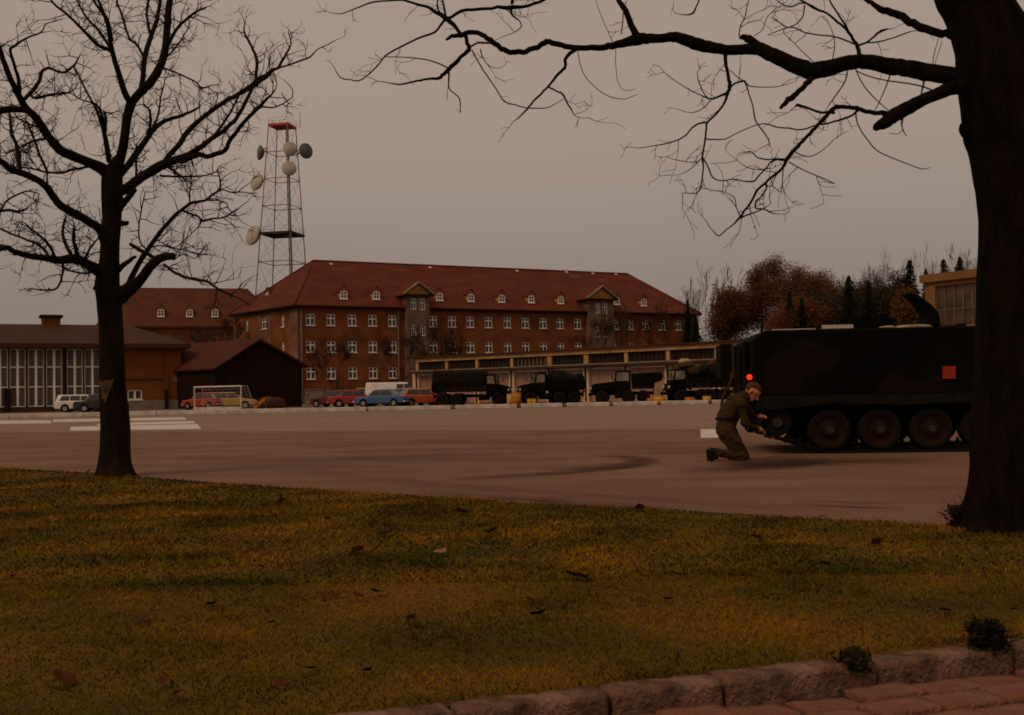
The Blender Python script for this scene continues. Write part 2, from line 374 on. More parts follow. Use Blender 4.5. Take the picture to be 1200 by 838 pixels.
def tyre_shade_mark(pix, wpx, z, m='tyre', amt=.8):
    """a rubber smear, or shade painted beside the carrier: the paint-thin film thins out towards its edges and ends"""
    TZ[0] += .004; z = TZ[0]; P = [gp(*p) for p in pix]; pts = []
    for i in range(len(P) - 1):
        for k in range(4): pts.append(P[i].lerp(P[i + 1], k / 4))
    pts.append(P[-1]); mb = MB(); vs = []; fd = []; N = len(pts); C = 7
    for i, p in enumerate(pts):
        t = pts[min(i + 1, N - 1)] - pts[max(i - 1, 0)]; nn = Vector((-t.y, t.x, 0)).normalized(); e = math.sin(math.pi * i / (N - 1)) ** .6
        for c in range(C):
            u = c / (C - 1) * 2 - 1; q = p + nn * u * wpx * 1.7; vs.append((q.x, q.y, z)); fd.append(amt * e * max(0, 1 - u * u) ** 1.2)
    mb.add(vs, [(i * C + c, i * C + c + 1, (i + 1) * C + c + 1, (i + 1) * C + c) for i in range(N - 1) for c in range(C - 1)]); o = mb.build('tyre_shade_mark', m); o['kind'] = 'structure'
    a = o.data.attributes.new('fade', 'FLOAT', 'POINT'); a.data.foreach_set('value', fd)
tyre_shade_mark([(520, 563), (590, 559), (650, 555), (700, 551), (735, 547), (752, 542), (748, 537.5), (725, 535), (690, 534)], .17, .012, amt=.85)
tyre_shade_mark([(640, 552), (680, 550), (715, 547), (738, 543)], .24, .015, amt=.6)
tyre_shade_mark([(300, 549), (420, 560), (560, 573), (700, 584), (820, 590)], .22, .012, amt=.2)
tyre_shade_mark([(480, 577), (600, 585), (700, 592), (800, 598)], .10, .015, amt=.7)
tyre_shade_mark([(620, 575), (700, 581), (800, 589), (900, 595), (980, 597)], .10, .021, amt=.2)
tyre_shade_mark([(780, 553), (860, 551), (930, 545), (990, 541), (1120, 541)], .34, .012, 'oil_shade', .7)  # oily smear along the carrier with its cast shade painted in
tyre_shade_mark([(850, 548), (890, 545), (930, 541), (960, 538)], .38, .017, 'oil_shade', .9)  # carrier's ground shadow painted dark together with the oily track smear
tyre_shade_mark([(940, 592), (985, 594), (1010, 595), (1060, 595)], .05, .012, amt=.9)
tyre_shade_mark([(300, 524), (430, 521), (560, 519), (700, 520), (820, 522)], .45, .012, amt=.2)
tyre_shade_mark([(160, 535), (330, 540), (520, 536), (700, 528)], .3, .012, amt=.15)
# far white kerb: long blocks on short posts
kerb = thing('kerb', None, None, K0); kerb['kind'] = 'structure'
gaps = [kd.dot(gp(px, 477 - (px - 560) * .0125) - K0) for px in (511, 586, 641, 700, 764, 836, 905)]
edges = [-40, -33, -26, -19, -12, -5, 0.5, 4.5, 8.5, 12.5, 16.5, 20.5] + gaps + [gaps[-1] + 4.2 * k for k in range(1, 9)]
edges.sort()
for i in range(len(edges) - 1):
    a, b = edges[i], edges[i + 1]
    if b - a < .8: continue
    gp_ = .30 if a > 20 else .03
    mb = MB(); mb.bb((0, -.13, 0), (b - a - gp_, .13, .25))
    o = mb.build('kerb_block', 'white_paint', kerb, rz=math.atan2(kd.y, kd.x)); o.location = kd * (a + gp_ / 2); bevel(o, .025)
    if a > 20:
        mb = MB(); mb.bb((-.12, -.10, 0), (.12, .10, .10)); o = mb.build('kerb_post', 'grit', kerb, rz=math.atan2(kd.y, kd.x)); o.location = kd * a
# lawn: slightly uneven sheet between lot edge and the front kerb
C0, C1 = gp(410, 838), gp(1200, 749)
cdir = (C1 - C0).normalized(); cn = Vector((cdir.y, -cdir.x, 0))          # cn towards the camera side / road
def lawn_z(x, y): return .012 + .018 * noise.noise((x * .6, y * .6, 0)) + .008 * noise.noise((x * 2.3, y * 2.3, 3))
def edge_off(x): return .05 * noise.noise((x * 1.7, 4, 0)) + .02 * noise.noise((x * 6, 9, 0))
def inside_lawn(x, y):
    p = Vector((x, y, 0))
    if (p - C0).dot(cn) > .012 + .03 * noise.noise((x * 5, y * 5, 1)): return False
    # lot side
    for a, b in ((EL[0], EL[1]), (EL[1], EL[2]), (EL[2], EL[3]), (EL[3], EL[4])):
        lo_, hi_ = min(a.x, b.x), max(a.x, b.x)
        if lo_ <= x <= hi_:
            return y < a.y + (b.y - a.y) * (x - a.x) / (b.x - a.x) + edge_off(x)
    return False
mb = MB(); vs = []; fs = []; NX, NY = 150, 60
xs = np.linspace(-14, 9, NX)
def ytop(x):
    for a, b in ((EL[0], EL[1]), (EL[1], EL[2]), (EL[2], EL[3]), (EL[3], EL[4])):
        if min(a.x, b.x) <= x <= max(a.x, b.x): return a.y + (b.y - a.y) * (x - a.x) / (b.x - a.x) + edge_off(x)
    return EL[4].y if x < 0 else EL[0].y
def ybot(x): return C0.y + cdir.y / cdir.x * (x - C0.x) - .012
for j in range(NY):
    for i in range(NX):
        x = float(xs[i]); t = j / (NY - 1); y0, y1 = ybot(x), ytop(x)
        y = y0 + (max(y1, y0 + .01) - y0) * t; vs.append((x, y, lawn_z(x, y) if 0 < j < NY - 1 else -.01 if j else -.004))
for j in range(NY - 1):
    for i in range(NX - 1): a = j * NX + i; fs.append((a, a + 1, a + NX + 1, a + NX))
mb.add(vs, fs, True); tag(mb.build('lawn', 'lawn_base'), kind='structure')
# grass blades
rs = np.random.RandomState(5)
def blades(n, dmin, dmax, hmin, hmax, wd):
    out = []
    d = np.sqrt(rs.uniform(dmin ** 2, dmax ** 2, n * 3)); a = rs.uniform(-.53, .70, n * 3)
    X = d * np.tan(a); Y = d
    for x, y in zip(X, Y):
        if inside_lawn(x, y): out.append((x, y))
        if len(out) >= n: break
    P = np.array(out); k = len(P); z = np.array([lawn_z(x, y) - .006 for x, y in P])
    h = rs.uniform(hmin, hmax, k) * (.7 + .6 * np.array([noise.noise((x * 1.1, y * 1.1, 7)) + .5 for x, y in P]).clip(.15, 1.2)); th = rs.uniform(0, 2 * np.pi, k); lean = rs.uniform(.5, 2.2, k) * h; la = rs.uniform(0, 2 * np.pi, k)
    dx, dy = np.cos(th) * wd / 2, np.sin(th) * wd / 2; lx, ly = np.cos(la) * lean, np.sin(la) * lean
    V = np.zeros((k, 5, 3))
    V[:, 0] = np.c_[P[:, 0] - dx, P[:, 1] - dy, z]; V[:, 1] = np.c_[P[:, 0] + dx, P[:, 1] + dy, z]
    V[:, 2] = np.c_[P[:, 0] - dx * .7 + lx * .4, P[:, 1] - dy * .7 + ly * .4, z + h * .6]; V[:, 3] = np.c_[P[:, 0] + dx * .7 + lx * .4, P[:, 1] + dy * .7 + ly * .4, z + h * .6]
    V[:, 4] = np.c_[P[:, 0] + lx, P[:, 1] + ly, z + h]
    return V
Vs = np.concatenate([blades(86000, 3.2, 6.0, .010, .028, .005), blades(78000, 5.8, 10.5, .014, .034, .010), blades(38000, 10., 17.5, .014, .034, .016)])
k = len(Vs); me = bpy.data.meshes.new('grass'); me.vertices.add(k * 5); me.vertices.foreach_set('co', Vs.reshape(-1).astype(np.float32))
base = np.arange(k)[:, None] * 5
lp = np.concatenate([base + np.array([0, 1, 3, 2]), base + np.array([2, 3, 4])], axis=1).reshape(-1)
me.loops.add(k * 7); me.loops.foreach_set('vertex_index', lp.astype(np.int32)); me.polygons.add(k * 2)
ls = (np.arange(k)[:, None] * 7 + np.array([0, 4])).reshape(-1); me.polygons.foreach_set('loop_start', ls.astype(np.int32))
me.update(calc_edges=True); me.validate()
tag(place('grass', me, 'grass'), kind='stuff')
# front kerb stones
rng = random.Random(11)
kt = [cdir.dot(gp(px, py) - C0) for px, py in ((704, 801), (830, 786), (1006, 768), (1165, 752))]
joint = [kt[0] - 1.1 - .6, kt[0] - 1.1, kt[0] - .52] + kt + [kt[-1] + .62, kt[-1] + 1.25, kt[-1] + 1.9, kt[-1] + 2.5, kt[-1] + 3.12, kt[-1] + 3.7, kt[-1] + 4.35]
fk = thing('stone_kerb', None, None, C0); fk['kind'] = 'structure'
def rough_block(lx, ly, lz, nx, ny, nz_, amp, seed, rnd):
    mb = MB(); idx = {}
    def P(i, j, k_):
        x, y, z = i / nx, j / ny, k_ / nz_
        p = Vector((x * lx, y * ly, z * lz - lz)); q = p.copy()
        cx = min(p.x, lx - p.x); cy = min(p.y, ly - p.y); cz = -p.z
        r_ = rnd
        for (c1, c2, ax1, s1, ax2) in ((cx, cz, 0, 1 if p.x < lx / 2 else -1, 2), (cy, cz, 1, 1 if p.y < ly / 2 else -1, 2)):
            if c1 < r_ and c2 < r_:
                dd = math.hypot(r_ - c1, r_ - c2)
                if dd > r_:
                    kf = (dd - r_) / dd; q[ax1] += s1 * (r_ - c1) * kf; q[2] -= (r_ - c2) * kf
        nn = noise.noise_vector((p.x * 9 + seed, p.y * 9, p.z * 9)) * amp + noise.noise_vector((p.x * 26 + seed, p.y * 26, p.z * 26)) * amp * .5
        return q + nn
    def vid(i, j, k_):
        if (i, j, k_) not in idx: idx[(i, j, k_)] = len(idx); pts.append(P(i, j, k_))
        return idx[(i, j, k_)]
    pts = []; fs = []
    for i in range(nx):
        for j in range(ny): fs.append((vid(i, j, nz_), vid(i + 1, j, nz_), vid(i + 1, j + 1, nz_), vid(i, j + 1, nz_)))
        for k_ in range(nz_):
            fs.append((vid(i, 0, k_), vid(i + 1, 0, k_), vid(i + 1, 0, k_ + 1), vid(i, 0, k_ + 1)))
            fs.append((vid(i, ny, k_), vid(i, ny, k_ + 1), vid(i + 1, ny, k_ + 1), vid(i + 1, ny, k_)))
    for j in range(ny):
        for k_ in range(nz_):
            fs.append((vid(0, j, k_), vid(0, j, k_ + 1), vid(0, j + 1, k_ + 1), vid(0, j + 1, k_)))
            fs.append((vid(nx, j, k_), vid(nx, j + 1, k_), vid(nx, j + 1, k_ + 1), vid(nx, j, k_ + 1)))
    mb.add(pts, fs, True); return mb
cyaw = math.atan2(cdir.y, cdir.x)
for i in range(len(joint) - 1):
    a, b = joint[i], joint[i + 1]
    mb = rough_block(b - a - .012, .13, .24, 26, 6, 10, .006, i * 7.3, .011)
    o = mb.build('kerb_stone', 'kerb_stone', fk, rz=cyaw + rng.uniform(-.012, .012))
    o.location = cdir * (a - .03) + cn * .125 + Vector((0, 0, .010 + rng.uniform(-.006, .006)))
# cobbled road in front
road = MB(); p0 = C0 + cn * .05; q = [p0 - cdir * 30, p0 - cdir * 30 + cn * 12, p0 + cdir * 30 + cn * 12, p0 + cdir * 30]
road.poly([(p.x, p.y, -.088) for p in q]); road = road.build('road', 'grit'); road['kind'] = 'structure'
cms = []
for s_ in range(7):
    cms.append(rough_block(.232 + .008 * (s_ % 3), .150 + .006 * (s_ % 2), .06, 7, 5, 4, .005, s_ * 3.1, .010).mesh('cobble'))
for r_ in range(6):
    off = rng.uniform(0, .2); t = -1.0 + off
    while t < 5.2:
        s_ = rng.randrange(7); o = place('cobble', cms[s_], 'cobble', road)
        o.location = C0 + cdir * t + cn * (.285 + r_ * .163 + rng.uniform(-.006, .006)) + Vector((0, 0, -.066 + rng.uniform(-.008, .008)))
        o.rotation_euler = (rng.uniform(-.04, .04), rng.uniform(-.04, .04), cyaw + rng.uniform(-.05, .05)); t += .247
# ------------------------------------------------------------------ buildings
def window_mesh(wd, h, fr=.10, bar=.14, tr=.36, d=.07):
    mb = MB(); y0, y1 = 0., d
    mb.bb((-wd / 2, y0, 0), (-wd / 2 + fr, y1, h)); mb.bb((wd / 2 - fr, y0, 0), (wd / 2, y1, h))
    mb.bb((-wd / 2 + fr, y0, 0), (wd / 2 - fr, y1, fr)); mb.bb((-wd / 2 + fr, y0, h - fr), (wd / 2 - fr, y1, h))
    zt = h * (1 - tr)
    mb.bb((-bar / 2, y0 + .003, fr), (bar / 2, y1 - .003, h - fr)); mb.bb((-wd / 2 + fr, y0 - .01, zt - bar * .55), (-bar / 2, y1 - .006, zt + bar * .55)); mb.bb((bar / 2, y0 - .01, zt - bar * .55), (wd / 2 - fr, y1 - .006, zt + bar * .55))
    return mb.mesh('window')
def pane_mesh(wd, h):
    mb = MB(); mb.bb((-wd / 2 + .01, 0, .01), (wd / 2 - .01, .012, h - .01)); return mb.mesh('pane')
def sill_mesh(wd):
    mb = MB(); mb.bb((-wd / 2 - .08, -.22, -.08), (wd / 2 + .08, .05, -.004)); return mb.mesh('sill')
WMC = {}
def window(parent, wd, h, mp, yaw, fm='frame_white', gm='glass', sill=True, **kw):
    key = (round(wd, 2), round(h, 2), tuple(kw.items()))
    if key not in WMC: WMC[key] = (window_mesh(wd, h, **kw), pane_mesh(wd, h), sill_mesh(wd))
    a, b, c = WMC[key]
    o = place('window', a, fm, parent, mp, yaw); p = place('pane', b, gm, o, (0, .045, 0))
    if sill: place('sill', c, fm, o, (0, 0, 0))
    return o
# --- main barracks ---------------------------------------------------
B, C, A = pl(350, 134), pl(818, 163), pl(275, 147)
FM = Frame(B, C); LM = FM.len; aL = FM.loc(A); ZE = 11.85
bar = thing('barracks', 'long three storey brick barracks with a red hipped roof and two gabled bays', 'building', FM.o, FM.yaw)
def fx(px, z=8.): return FM.x_at(px, 0, z)
wpx = [364, 388, 413, 437, 460, 508, 530, 551.5, 573, 595, 616, 637, 657, 677.5, 721.5, 738.5, 757, 776, 795]
wx = [fx(p) for p in wpx]
rows = [9.5, 6.2, 2.95]; WW, WH = 1.12, 1.42
ops = [(x - WW / 2, x + WW / 2, z, z + WH) for x in wx for z in rows]
mb = MB(); wall_open(mb, 0, LM, 1.0, ZE, ops); mb.build('front_wall', 'brick_main', bar)
mb = MB(); mb.bb((-.06, -.06, -.3), (LM + .06, .5, 1.0)); mb.build('plinth', 'plinth', bar)
for x in wx:
    for z in rows: window(bar, WW, WH, (x, .09, z), 0)
# left end wall: from A (left) to B
FA = Frame(A, B); la = FA.len; ang = FA.yaw - FM.yaw
ew = bpy.data.objects.new('end_wall', None)
def ex(px, z=9.): return FA.x_at(px, 0, z)
eo = [(ex(289.5), .75), (ex(310), 1.5), (ex(331.5), .75)]
ops = [(x - w_ / 2, x + w_ / 2, z, z + WH) for x, w_ in eo for z in rows]
mb = MB(); wall_open(mb, 0, la, -.2, ZE, ops); ewall = mb.build('end_wall', 'brick_main', bar, (aL.x, aL.y, 0), ang)
for x, w_ in eo:
    for z in rows: window(ewall, w_, WH, (x, .09, z), 0, bar=.09)
# pale quoins and a pale bay strip, proud of the wall
for x0, x1, zz in ((la - 1.9, la - .02, ZE - .3), (.0, .5, ZE - .3)):
    mb = MB(); mb.bb((x0, -.05, .2), (x1, -.004, zz)); mb.build('quoin', 'render_pink', ewall)
for x0, x1 in ((eo[1][0] - 1.7, eo[1][0] - .78), (eo[1][0] + .78, eo[1][0] + 1.7)):
    mb = MB(); mb.bb((x0, -.05, .2), (x1, -.004, ZE - .6)); mb.build('pilaster', 'render_pink', ewall)
dL = aL + Vector((LM, 0, 0))
mb = MB()                                              # back and right walls
mb.poly([(LM, 0, -.2), (dL.x, dL.y, -.2), (dL.x, dL.y, ZE), (LM, 0, ZE)]); mb.poly([(dL.x, dL.y, -.2), (aL.x, aL.y, -.2), (aL.x, aL.y, ZE), (dL.x, dL.y, ZE)]); mb.build('rear_wall', 'brick_main', bar)
# roof
mid = aL / 2
def on_mid(px, py):
    lo, hi = -5., LM + 5
    z = 18.
    for _ in range(4):
        lo, hi = -5., LM + 5
        for _ in range(40):
            t = (lo + hi) / 2
            if proj(FM.w(mid.x + t, mid.y, z))[0] < px: lo = t
            else: hi = t
        p = FM.w(mid.x + lo, mid.y, z); z = at(px, py, p.y).z
    return lo, z
r0, zr = on_mid(367, 305.5); r1, zr1 = on_mid(735, 318)
ov = .55
def hip_roof(b0, b1, b2, b3, e0, e1, z, zr, th=.28):
    c = (Vector(b0) + Vector(b2)) / 2; ev = []
    for p in (b0, b1, b2, b3):
        ev.append(Vector(p))
    mb = MB(); lowv = [(p.x, p.y, z - th) for p in ev]; top = [(p.x, p.y, z) for p in ev]; rd = [(e0[0], e0[1], zr), (e1[0], e1[1], zr)]
    mb.add(lowv + top + rd, [(0, 3, 2, 1), (0, 1, 5, 4), (1, 2, 6, 5), (2, 3, 7, 6), (3, 0, 4, 7), (4, 5, 9, 8), (5, 6, 9), (6, 7, 8, 9), (7, 4, 8)]); return mb
bs = [Vector((-ov, -ov, 0)), Vector((LM + ov, -ov, 0)), Vector((dL.x + ov, dL.y + ov, 0)), Vector((aL.x - ov, aL.y + ov, 0))]
ZR = zr
print('ridge', r0, zr, r1, zr1, 'len', LM, 'aL', aL)
roof = hip_roof(*bs, (mid.x + r0, mid.y), (mid.x + r1, mid.y), ZE + .1, ZR).build('roof', 'roof_tile', bar)
mb = MB(); ch = [bs[0], bs[1], bs[2], bs[3], bs[0]]
for i in range(4): a, b = ch[i], ch[i + 1]; mb.tube([(a.x, a.y, ZE - .02), (b.x, b.y, ZE - .02)], .13, 6)
mb.build('gutter', 'eave_dark', bar)
mb = MB(); E_ = [(bs[0], 0), (bs[3], 0), (bs[1], 1), (bs[2], 1)]
for p, s_ in E_:
    e_ = Vector((mid.x + (r0, r1)[s_], mid.y, ZR + .03)); mb.tube([(p.x, p.y, ZE + .13), e_], .11, 5)
mb.tube([(mid.x + r0, mid.y, ZR + .03), (mid.x + r1, mid.y, ZR + .03)], .13, 5); mb.build('ridge_tiles', 'roof_tile', roof)
sl_ = (ZR - ZE - .1) / (mid.y + ov)
def roof_z(y): return ZE + .1 + sl_ * (y + ov)
def on_roof(px, py):
    y = 1.5
    for _ in range(30):
        x = FM.x_at(px, y, roof_z(y)); u, v = proj(FM.w(x, y, roof_z(y)))
        y += (v - py) * .06
        y = max(-.3, min(mid.y - .3, y))
    return x, y
# dormers
def dormer(parent, loc, yaw=0., wd=1.05, h=1.15, rise=.62, depth=2.4, fm='frame_white'):
    d = place('dormer', None, None, parent, loc, yaw)
    w2 = wd / 2
    mb = MB(); mb.poly([(-w2, .0, -.4), (w2, .0, -.4), (w2, .0, h), (0, .0, h + rise), (-w2, .0, h)])
    for s in (-1, 1): mb.poly([(s * w2, 0, -.4), (s * w2, 0, h), (s * w2, depth, h), (s * w2, depth, -.4)])
    mb.build('cheek', 'ochre', d)
    mb = MB()
    for s in (-1, 1):
        mb.add([(s * (w2 + .14), -.15, h - .12), (0, -.15, h + rise + .06), (0, depth, h + rise + .06), (s * (w2 + .14), depth, h - .12), (s * (w2 + .14), -.15, h - .24), (0, -.15, h + rise - .06), (0, depth, h + rise - .06), (s * (w2 + .14), depth, h - .24)], [(0, 1, 2, 3), (4, 7, 6, 5), (0, 4, 5, 1), (0, 3, 7, 4)])
    mb.build('dormer_roof', 'roof_tile', d)
    window(d, wd * .86, h * .86, (0, -.06, .05), 0, fm, sill=True, fr=.12, bar=.08, tr=.45)
    return d
for px, py in ((402.8, 351), (441, 351.5), (515.3, 353), (552, 354), (588, 355), (622.7, 355.5), (657.3, 356.5), (723, 357.5), (754.5, 359)):
    x, y = on_roof(px, py); dormer(bar, (x, y, roof_z(y)))
# dormer on the left hip
hp = FM.loc(at(313.5, 353, 143.5)); dormer(bar, (hp.x, hp.y, hp.z), ang)
# replaced tile patches and skylights on the roof
for px, py, w_, h_ in ((402, 316, 3.2, 1.3), (468, 317, 2.8, 1.0), (438, 327, 1.2, .6), (674, 324, 2.2, 1.2), (705, 329, 1.8, 1.2), (733, 326, 2.4, 1.2), (540, 330, 1.4, .7)):
    x, y = on_roof(px, py); n_ = Vector((0, -sl_, 1)).normalized(); t_ = Vector((0, 1, sl_)).normalized()
    c = Vector((x, y, roof_z(y))) + n_ * .025; mb = MB()
    q = [c + Vector((sx * w_ / 2, 0, 0)) + t_ * (sy * h_ / 2) for sx, sy in ((-1, -1), (1, -1), (1, 1), (-1, 1))]
    mb.add([tuple(p - n_ * .03) for p in q] + [tuple(p) for p in q], [(4, 5, 6, 7), (0, 1, 5, 4), (1, 2, 6, 5), (2, 3, 7, 6), (3, 0, 4, 7)]); mb.build('roof_patch', 'roof_patch', roof)
for px, py in ((388, 310), (504, 314), (606, 318), (664, 319), (695, 320.5), (722, 321)):
    x, y = on_roof(px, py); mb = MB(); mb.box((x, y, roof_z(y) + .06), (.38, .42, .10), Matrix.Rotation(math.atan(sl_), 3, 'X')); mb.build('skylight', 'pale_lens', roof)
# gabled bays
def bay(px0, px1, apex_py, base_top_py, z0, y0, win_z, pinkto):
    x0, x1 = fx(px0, 12.5), fx(px1, 12.5); xm = (x0 + x1) / 2
    zt = FM.z_at(xm, y0, base_top_py); za = FM.z_at(xm, y0, apex_py); hw = (x1 - x0) / 2 - .55
    b = place('gabled_bay', None, None, bar, (xm, y0, 0))
    ops = [(sx * .62 - .38, sx * .62 + .38, z, z + 1.45) for sx in (-1, 1) for z in win_z]
    mb = MB(); wall_open(mb, -hw, hw, z0, zt, ops)
    for s in (-1, 1): mb.poly([(s * hw, 0, z0), (s * hw, 3.4, z0), (s * hw, 3.4, zt), (s * hw, 0, zt)])
    mb.build('bay_wall', 'render_pink', b)
    for sx in (-1, 1):
        for z in win_z: window(b, .76, 1.45, (sx * .62, .09, z), 0, bar=.08, sill=False)
    mb = MB(); mb.poly([(-hw - .2, -.1, zt + .25), (hw + .2, -.1, zt + .25), (0, -.1, za - .1)]); mb.build('pediment', 'ochre', b)
    mb = MB(); mb.bb((-hw - .55, -.4, zt), (hw + .55, .05, zt + .24)); mb.build('cornice', 'eave_dark', b)
    mb = MB(); ww = hw + .6; dp = 7.
    for s in (-1, 1):
        mb.add([(s * ww, -.35, zt + .25), (0, -.35, za + .12), (0, dp, za + .12), (s * ww, dp, zt + .25), (s * ww, -.35, zt + .05), (0, -.35, za - .1), (0, dp, za - .1), (s * ww, dp, zt + .05)], [(0, 1, 2, 3), (4, 7, 6, 5), (0, 4, 5, 1), (0, 3, 7, 4)])
    mb.build('bay_roof', 'roof_tile', b)
    mb = MB()
    for s in (-1, 1): mb.bar((s * ww, -.4, zt + .2), (0, -.4, za + .06), .22)
    mb.build('verge_board', 'plinth', b)
bay(468.5, 504, 331.5, 347, .3, -.95, (11.6, 8.3), 12)
bay(682, 718.5, 336, 352, .3, -.95, (11.6, 8.3), 12)
for px in (343 + 10, 466.5):
    x = fx(px); mb = MB(); mb.cyl((x, -.12, .2), (x, -.12, ZE - .1), .09, 8); mb.build('downpipe', 'plinth', bar)
# --- second barracks behind on the left --------------------------------
FB = Frame(pl(118, 178), pl(330, 186)); b2 = thing('barracks', 'barracks far left with a long red roof and three small dormers, seen over the hall', 'building', FB.o, FB.yaw)
LB = FB.len; z2 = FB.z_at(10, 0, 382); yr = 7.5; zr2 = FB.z_at(12, yr, 337.5)
w2x = [FB.x_at(p, 0, 10) for p in (150, 178, 206, 228, 250, 270, 290)]
ops = [(x - .6, x + .6, z, z + 1.45) for x in w2x for z in (z2 - 2.7, z2 - 6., z2 - 9.3)]
mb = MB(); wall_open(mb, 0, LB, -.2, z2, ops)
mb.poly([(0, 0, -.2), (0, 0, z2), (0, 15, z2), (0, 15, -.2)]); mb.poly([(LB, 0, -.2), (LB, 15, -.2), (LB, 15, z2), (LB, 0, z2)]); mb.poly([(0, 15, -.2), (0, 15, z2), (LB, 15, z2), (LB, 15, -.2)])
mb.build('wall', 'brick_main', b2)
for a, _, z, _ in ops: window(b2, 1.2, 1.45, (a + .6, .09, z), 0, 'render_pink', sill=False)
rx0 = FB.x_at(152, yr, zr2)
rf = hip_roof(Vector((-.8, -.6, 0)), Vector((LB + .6, -.6, 0)), Vector((LB + .6, 15.6, 0)), Vector((-.8, 15.6, 0)), (max(rx0, 4), yr), (LB - 5, yr), z2, zr2).build('roof', 'roof_far', b2)
s2 = (zr2 - z2) / (yr + .6)
for px in (188.5, 222, 252):
    y = 1.2; x = FB.x_at(px, y, z2 + s2 * 1.8); dormer(b2, (x, y, z2 + s2 * (y + .6)), 0, 1.2, 1.3, .75)
for px, py in ((174, 343), (193, 343), (237, 345)):
    y = 6.; x = FB.x_at(px, y, zr2 - 1.4); n_ = Vector((0, -s2, 1)).normalized(); t_ = Vector((0, 1, s2)).normalized(); c = Vector((x, y, z2 + s2 * (y + .6))) + n_ * .03; mb = MB()
    q = [c + Vector((sx * .8, 0, 0)) + t_ * (sy * .55) for sx, sy in ((-1, -1), (1, -1), (1, 1), (-1, 1))]; mb.add([tuple(p - n_ * .04) for p in q] + [tuple(p) for p in q], [(4, 5, 6, 7), (0, 1, 5, 4), (1, 2, 6, 5), (2, 3, 7, 6), (3, 0, 4, 7)]); mb.build('roof_patch', 'roof_patch', rf)
# --- drill hall on the left with tall glazed bays ------------------------
FH = Frame(pl(0, 94), pl(212.5, 101)); LH = FH.len; X0 = FH.x_at(-190, 0, 3)
hall = thing('drill_hall', 'low ochre brick hall with tall gridded windows behind the left tree', 'building', FH.o, FH.yaw)
zh = 5.55
xt = FH.x_at(133, 0, 3)
wins = []
for c_ in (-128, -107, -62, -41, -20.5, 0, 20.8, 42.3, 63.6, 87.8, 108.5, 129.5): wins.append((FH.x_at(c_ - 9.3, 0, 3), FH.x_at(c_ + 9.3, 0, 3)))
ztop, zbot = FH.z_at(5, 0, 409), .45
ops = [(a, b, zbot, ztop) for a, b in wins]
xe = FH.x_at(145, 0, 3)
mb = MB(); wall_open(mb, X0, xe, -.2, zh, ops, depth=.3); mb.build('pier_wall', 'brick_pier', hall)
for a, b in wins:
    wd = b - a; h = ztop - zbot; o = place('window', None, None, hall, ((a + b) / 2, .16, zbot))
    mb = MB(); mb.bb((-.10, -.04, 0), (.10, .06, h))
    for zz in (h / 3 + .05, h * 2 / 3 + .1): mb.bb((-wd / 2, -.025, zz - .05), (-.102, .05, zz + .05)); mb.bb((.102, -.025, zz - .05), (wd / 2, .05, zz + .05))
    mb.bb((-wd / 2, -.02, 0), (-wd / 2 + .07, .05, h)); mb.bb((wd / 2 - .07, -.02, 0), (wd / 2, .05, h)); mb.bb((-wd / 2 + .07, -.018, -.0), (wd / 2 - .07, .05, .08)); mb.bb((-wd / 2 + .07, -.018, h - .08), (wd / 2 - .07, .05, h))
    mb.build('frame', 'frame_white', o)
    mb = MB()
    for k in range(1, 3):
        for s in (-1, 1): xx = s * (.1 + (wd / 2 - .1) * k / 3); mb.bb((xx - .018, .0, .02), (xx + .018, .035, h - .02))
    for k in range(1, 15): zz = h * k / 15; mb.bb((-wd / 2 + .02, .004, zz - .018), (wd / 2 - .02, .03, zz + .018))
    mb.build('glazing_bars', 'plinth', o)
    mb = MB(); mb.bb((-wd / 2, .036, 0), (wd / 2, .05, h)); mb.build('pane', 'glass_hall', o)
# blank ochre wall at the right end
wo = FH.x_at(158, 0, 2); ops = [(wo - .62, wo + .62, FH.z_at(wo, 0, 468.5), FH.z_at(wo, 0, 457))]
mb = MB(); wall_open(mb, xe + .002, LH, .85, zh, ops, y=-.02); mb.poly([(LH, -.02, -.2), (LH, 14, -.2), (LH, 14, zh), (LH, -.02, zh)]); mb.build('end_wall', 'brick_gym', hall)
mb = MB(); mb.bb((xe + .01, -.12, -.2), (LH + .05, .3, .85)); mb.build('plinth', 'plinth', hall)
window(hall, 1.24, ops[0][3] - ops[0][2], (wo, .05, ops[0][2]), 0, bar=.16, tr=.99)
zb = FH.z_at(LH - 3, 0, 444.5); mb = MB(); mb.bb((xe + .02, -.07, zb - .09), (FH.x_at(193, 0, 3), -.025, zb + .09)); mb.build('string_course', 'brick_pier', hall)
for px in (194.5,):
    x = FH.x_at(px, 0, 3); mb = MB(); mb.bb((x - .12, -.14, .86), (x + .12, -.025, zh)); mb.build('pilaster', 'brick_gym', hall)
    mb = MB(); mb.bb((x - .16, -.3, 0), (x + .16, -.15, 1.75)); mb.build('door_post', 'eave_dark', hall)
x = FH.x_at(205.5, 0, 3); mb = MB(); mb.bb((x - .2, -.06, FH.z_at(x, 0, 448)), (x + .2, -.025, FH.z_at(x, 0, 441.5))); mb.build('wall_sign', 'plinth', hall)
x = FH.x_at(76.5, 0, 3); mb = MB(); mb.cyl((x, -.1, .1), (x, -.1, zh - .1), .09, 8); mb.build('downpipe', 'eave_dark', hall)
for px in (8.5, -52): x = FH.x_at(px, 0, 3); mb = MB(); mb.bb((x - .25, -.3, 0), (x + .25, -.02, 2.0)); mb.build('buttress', 'eave_dark', hall)
yrh = 7.; zrh = FH.z_at(5, yrh, 380.3); rxe = FH.x_at(150, yrh, zrh)
rfh = hip_roof(Vector((X0 - .5, -.9, 0)), Vector((LH + .7, -.9, 0)), Vector((LH + .7, 15, 0)), Vector((X0 - .5, 15, 0)), (X0 + 4, yrh), (rxe, yrh), zh + .32, zrh, .42).build('roof', 'roof_gym', hall)
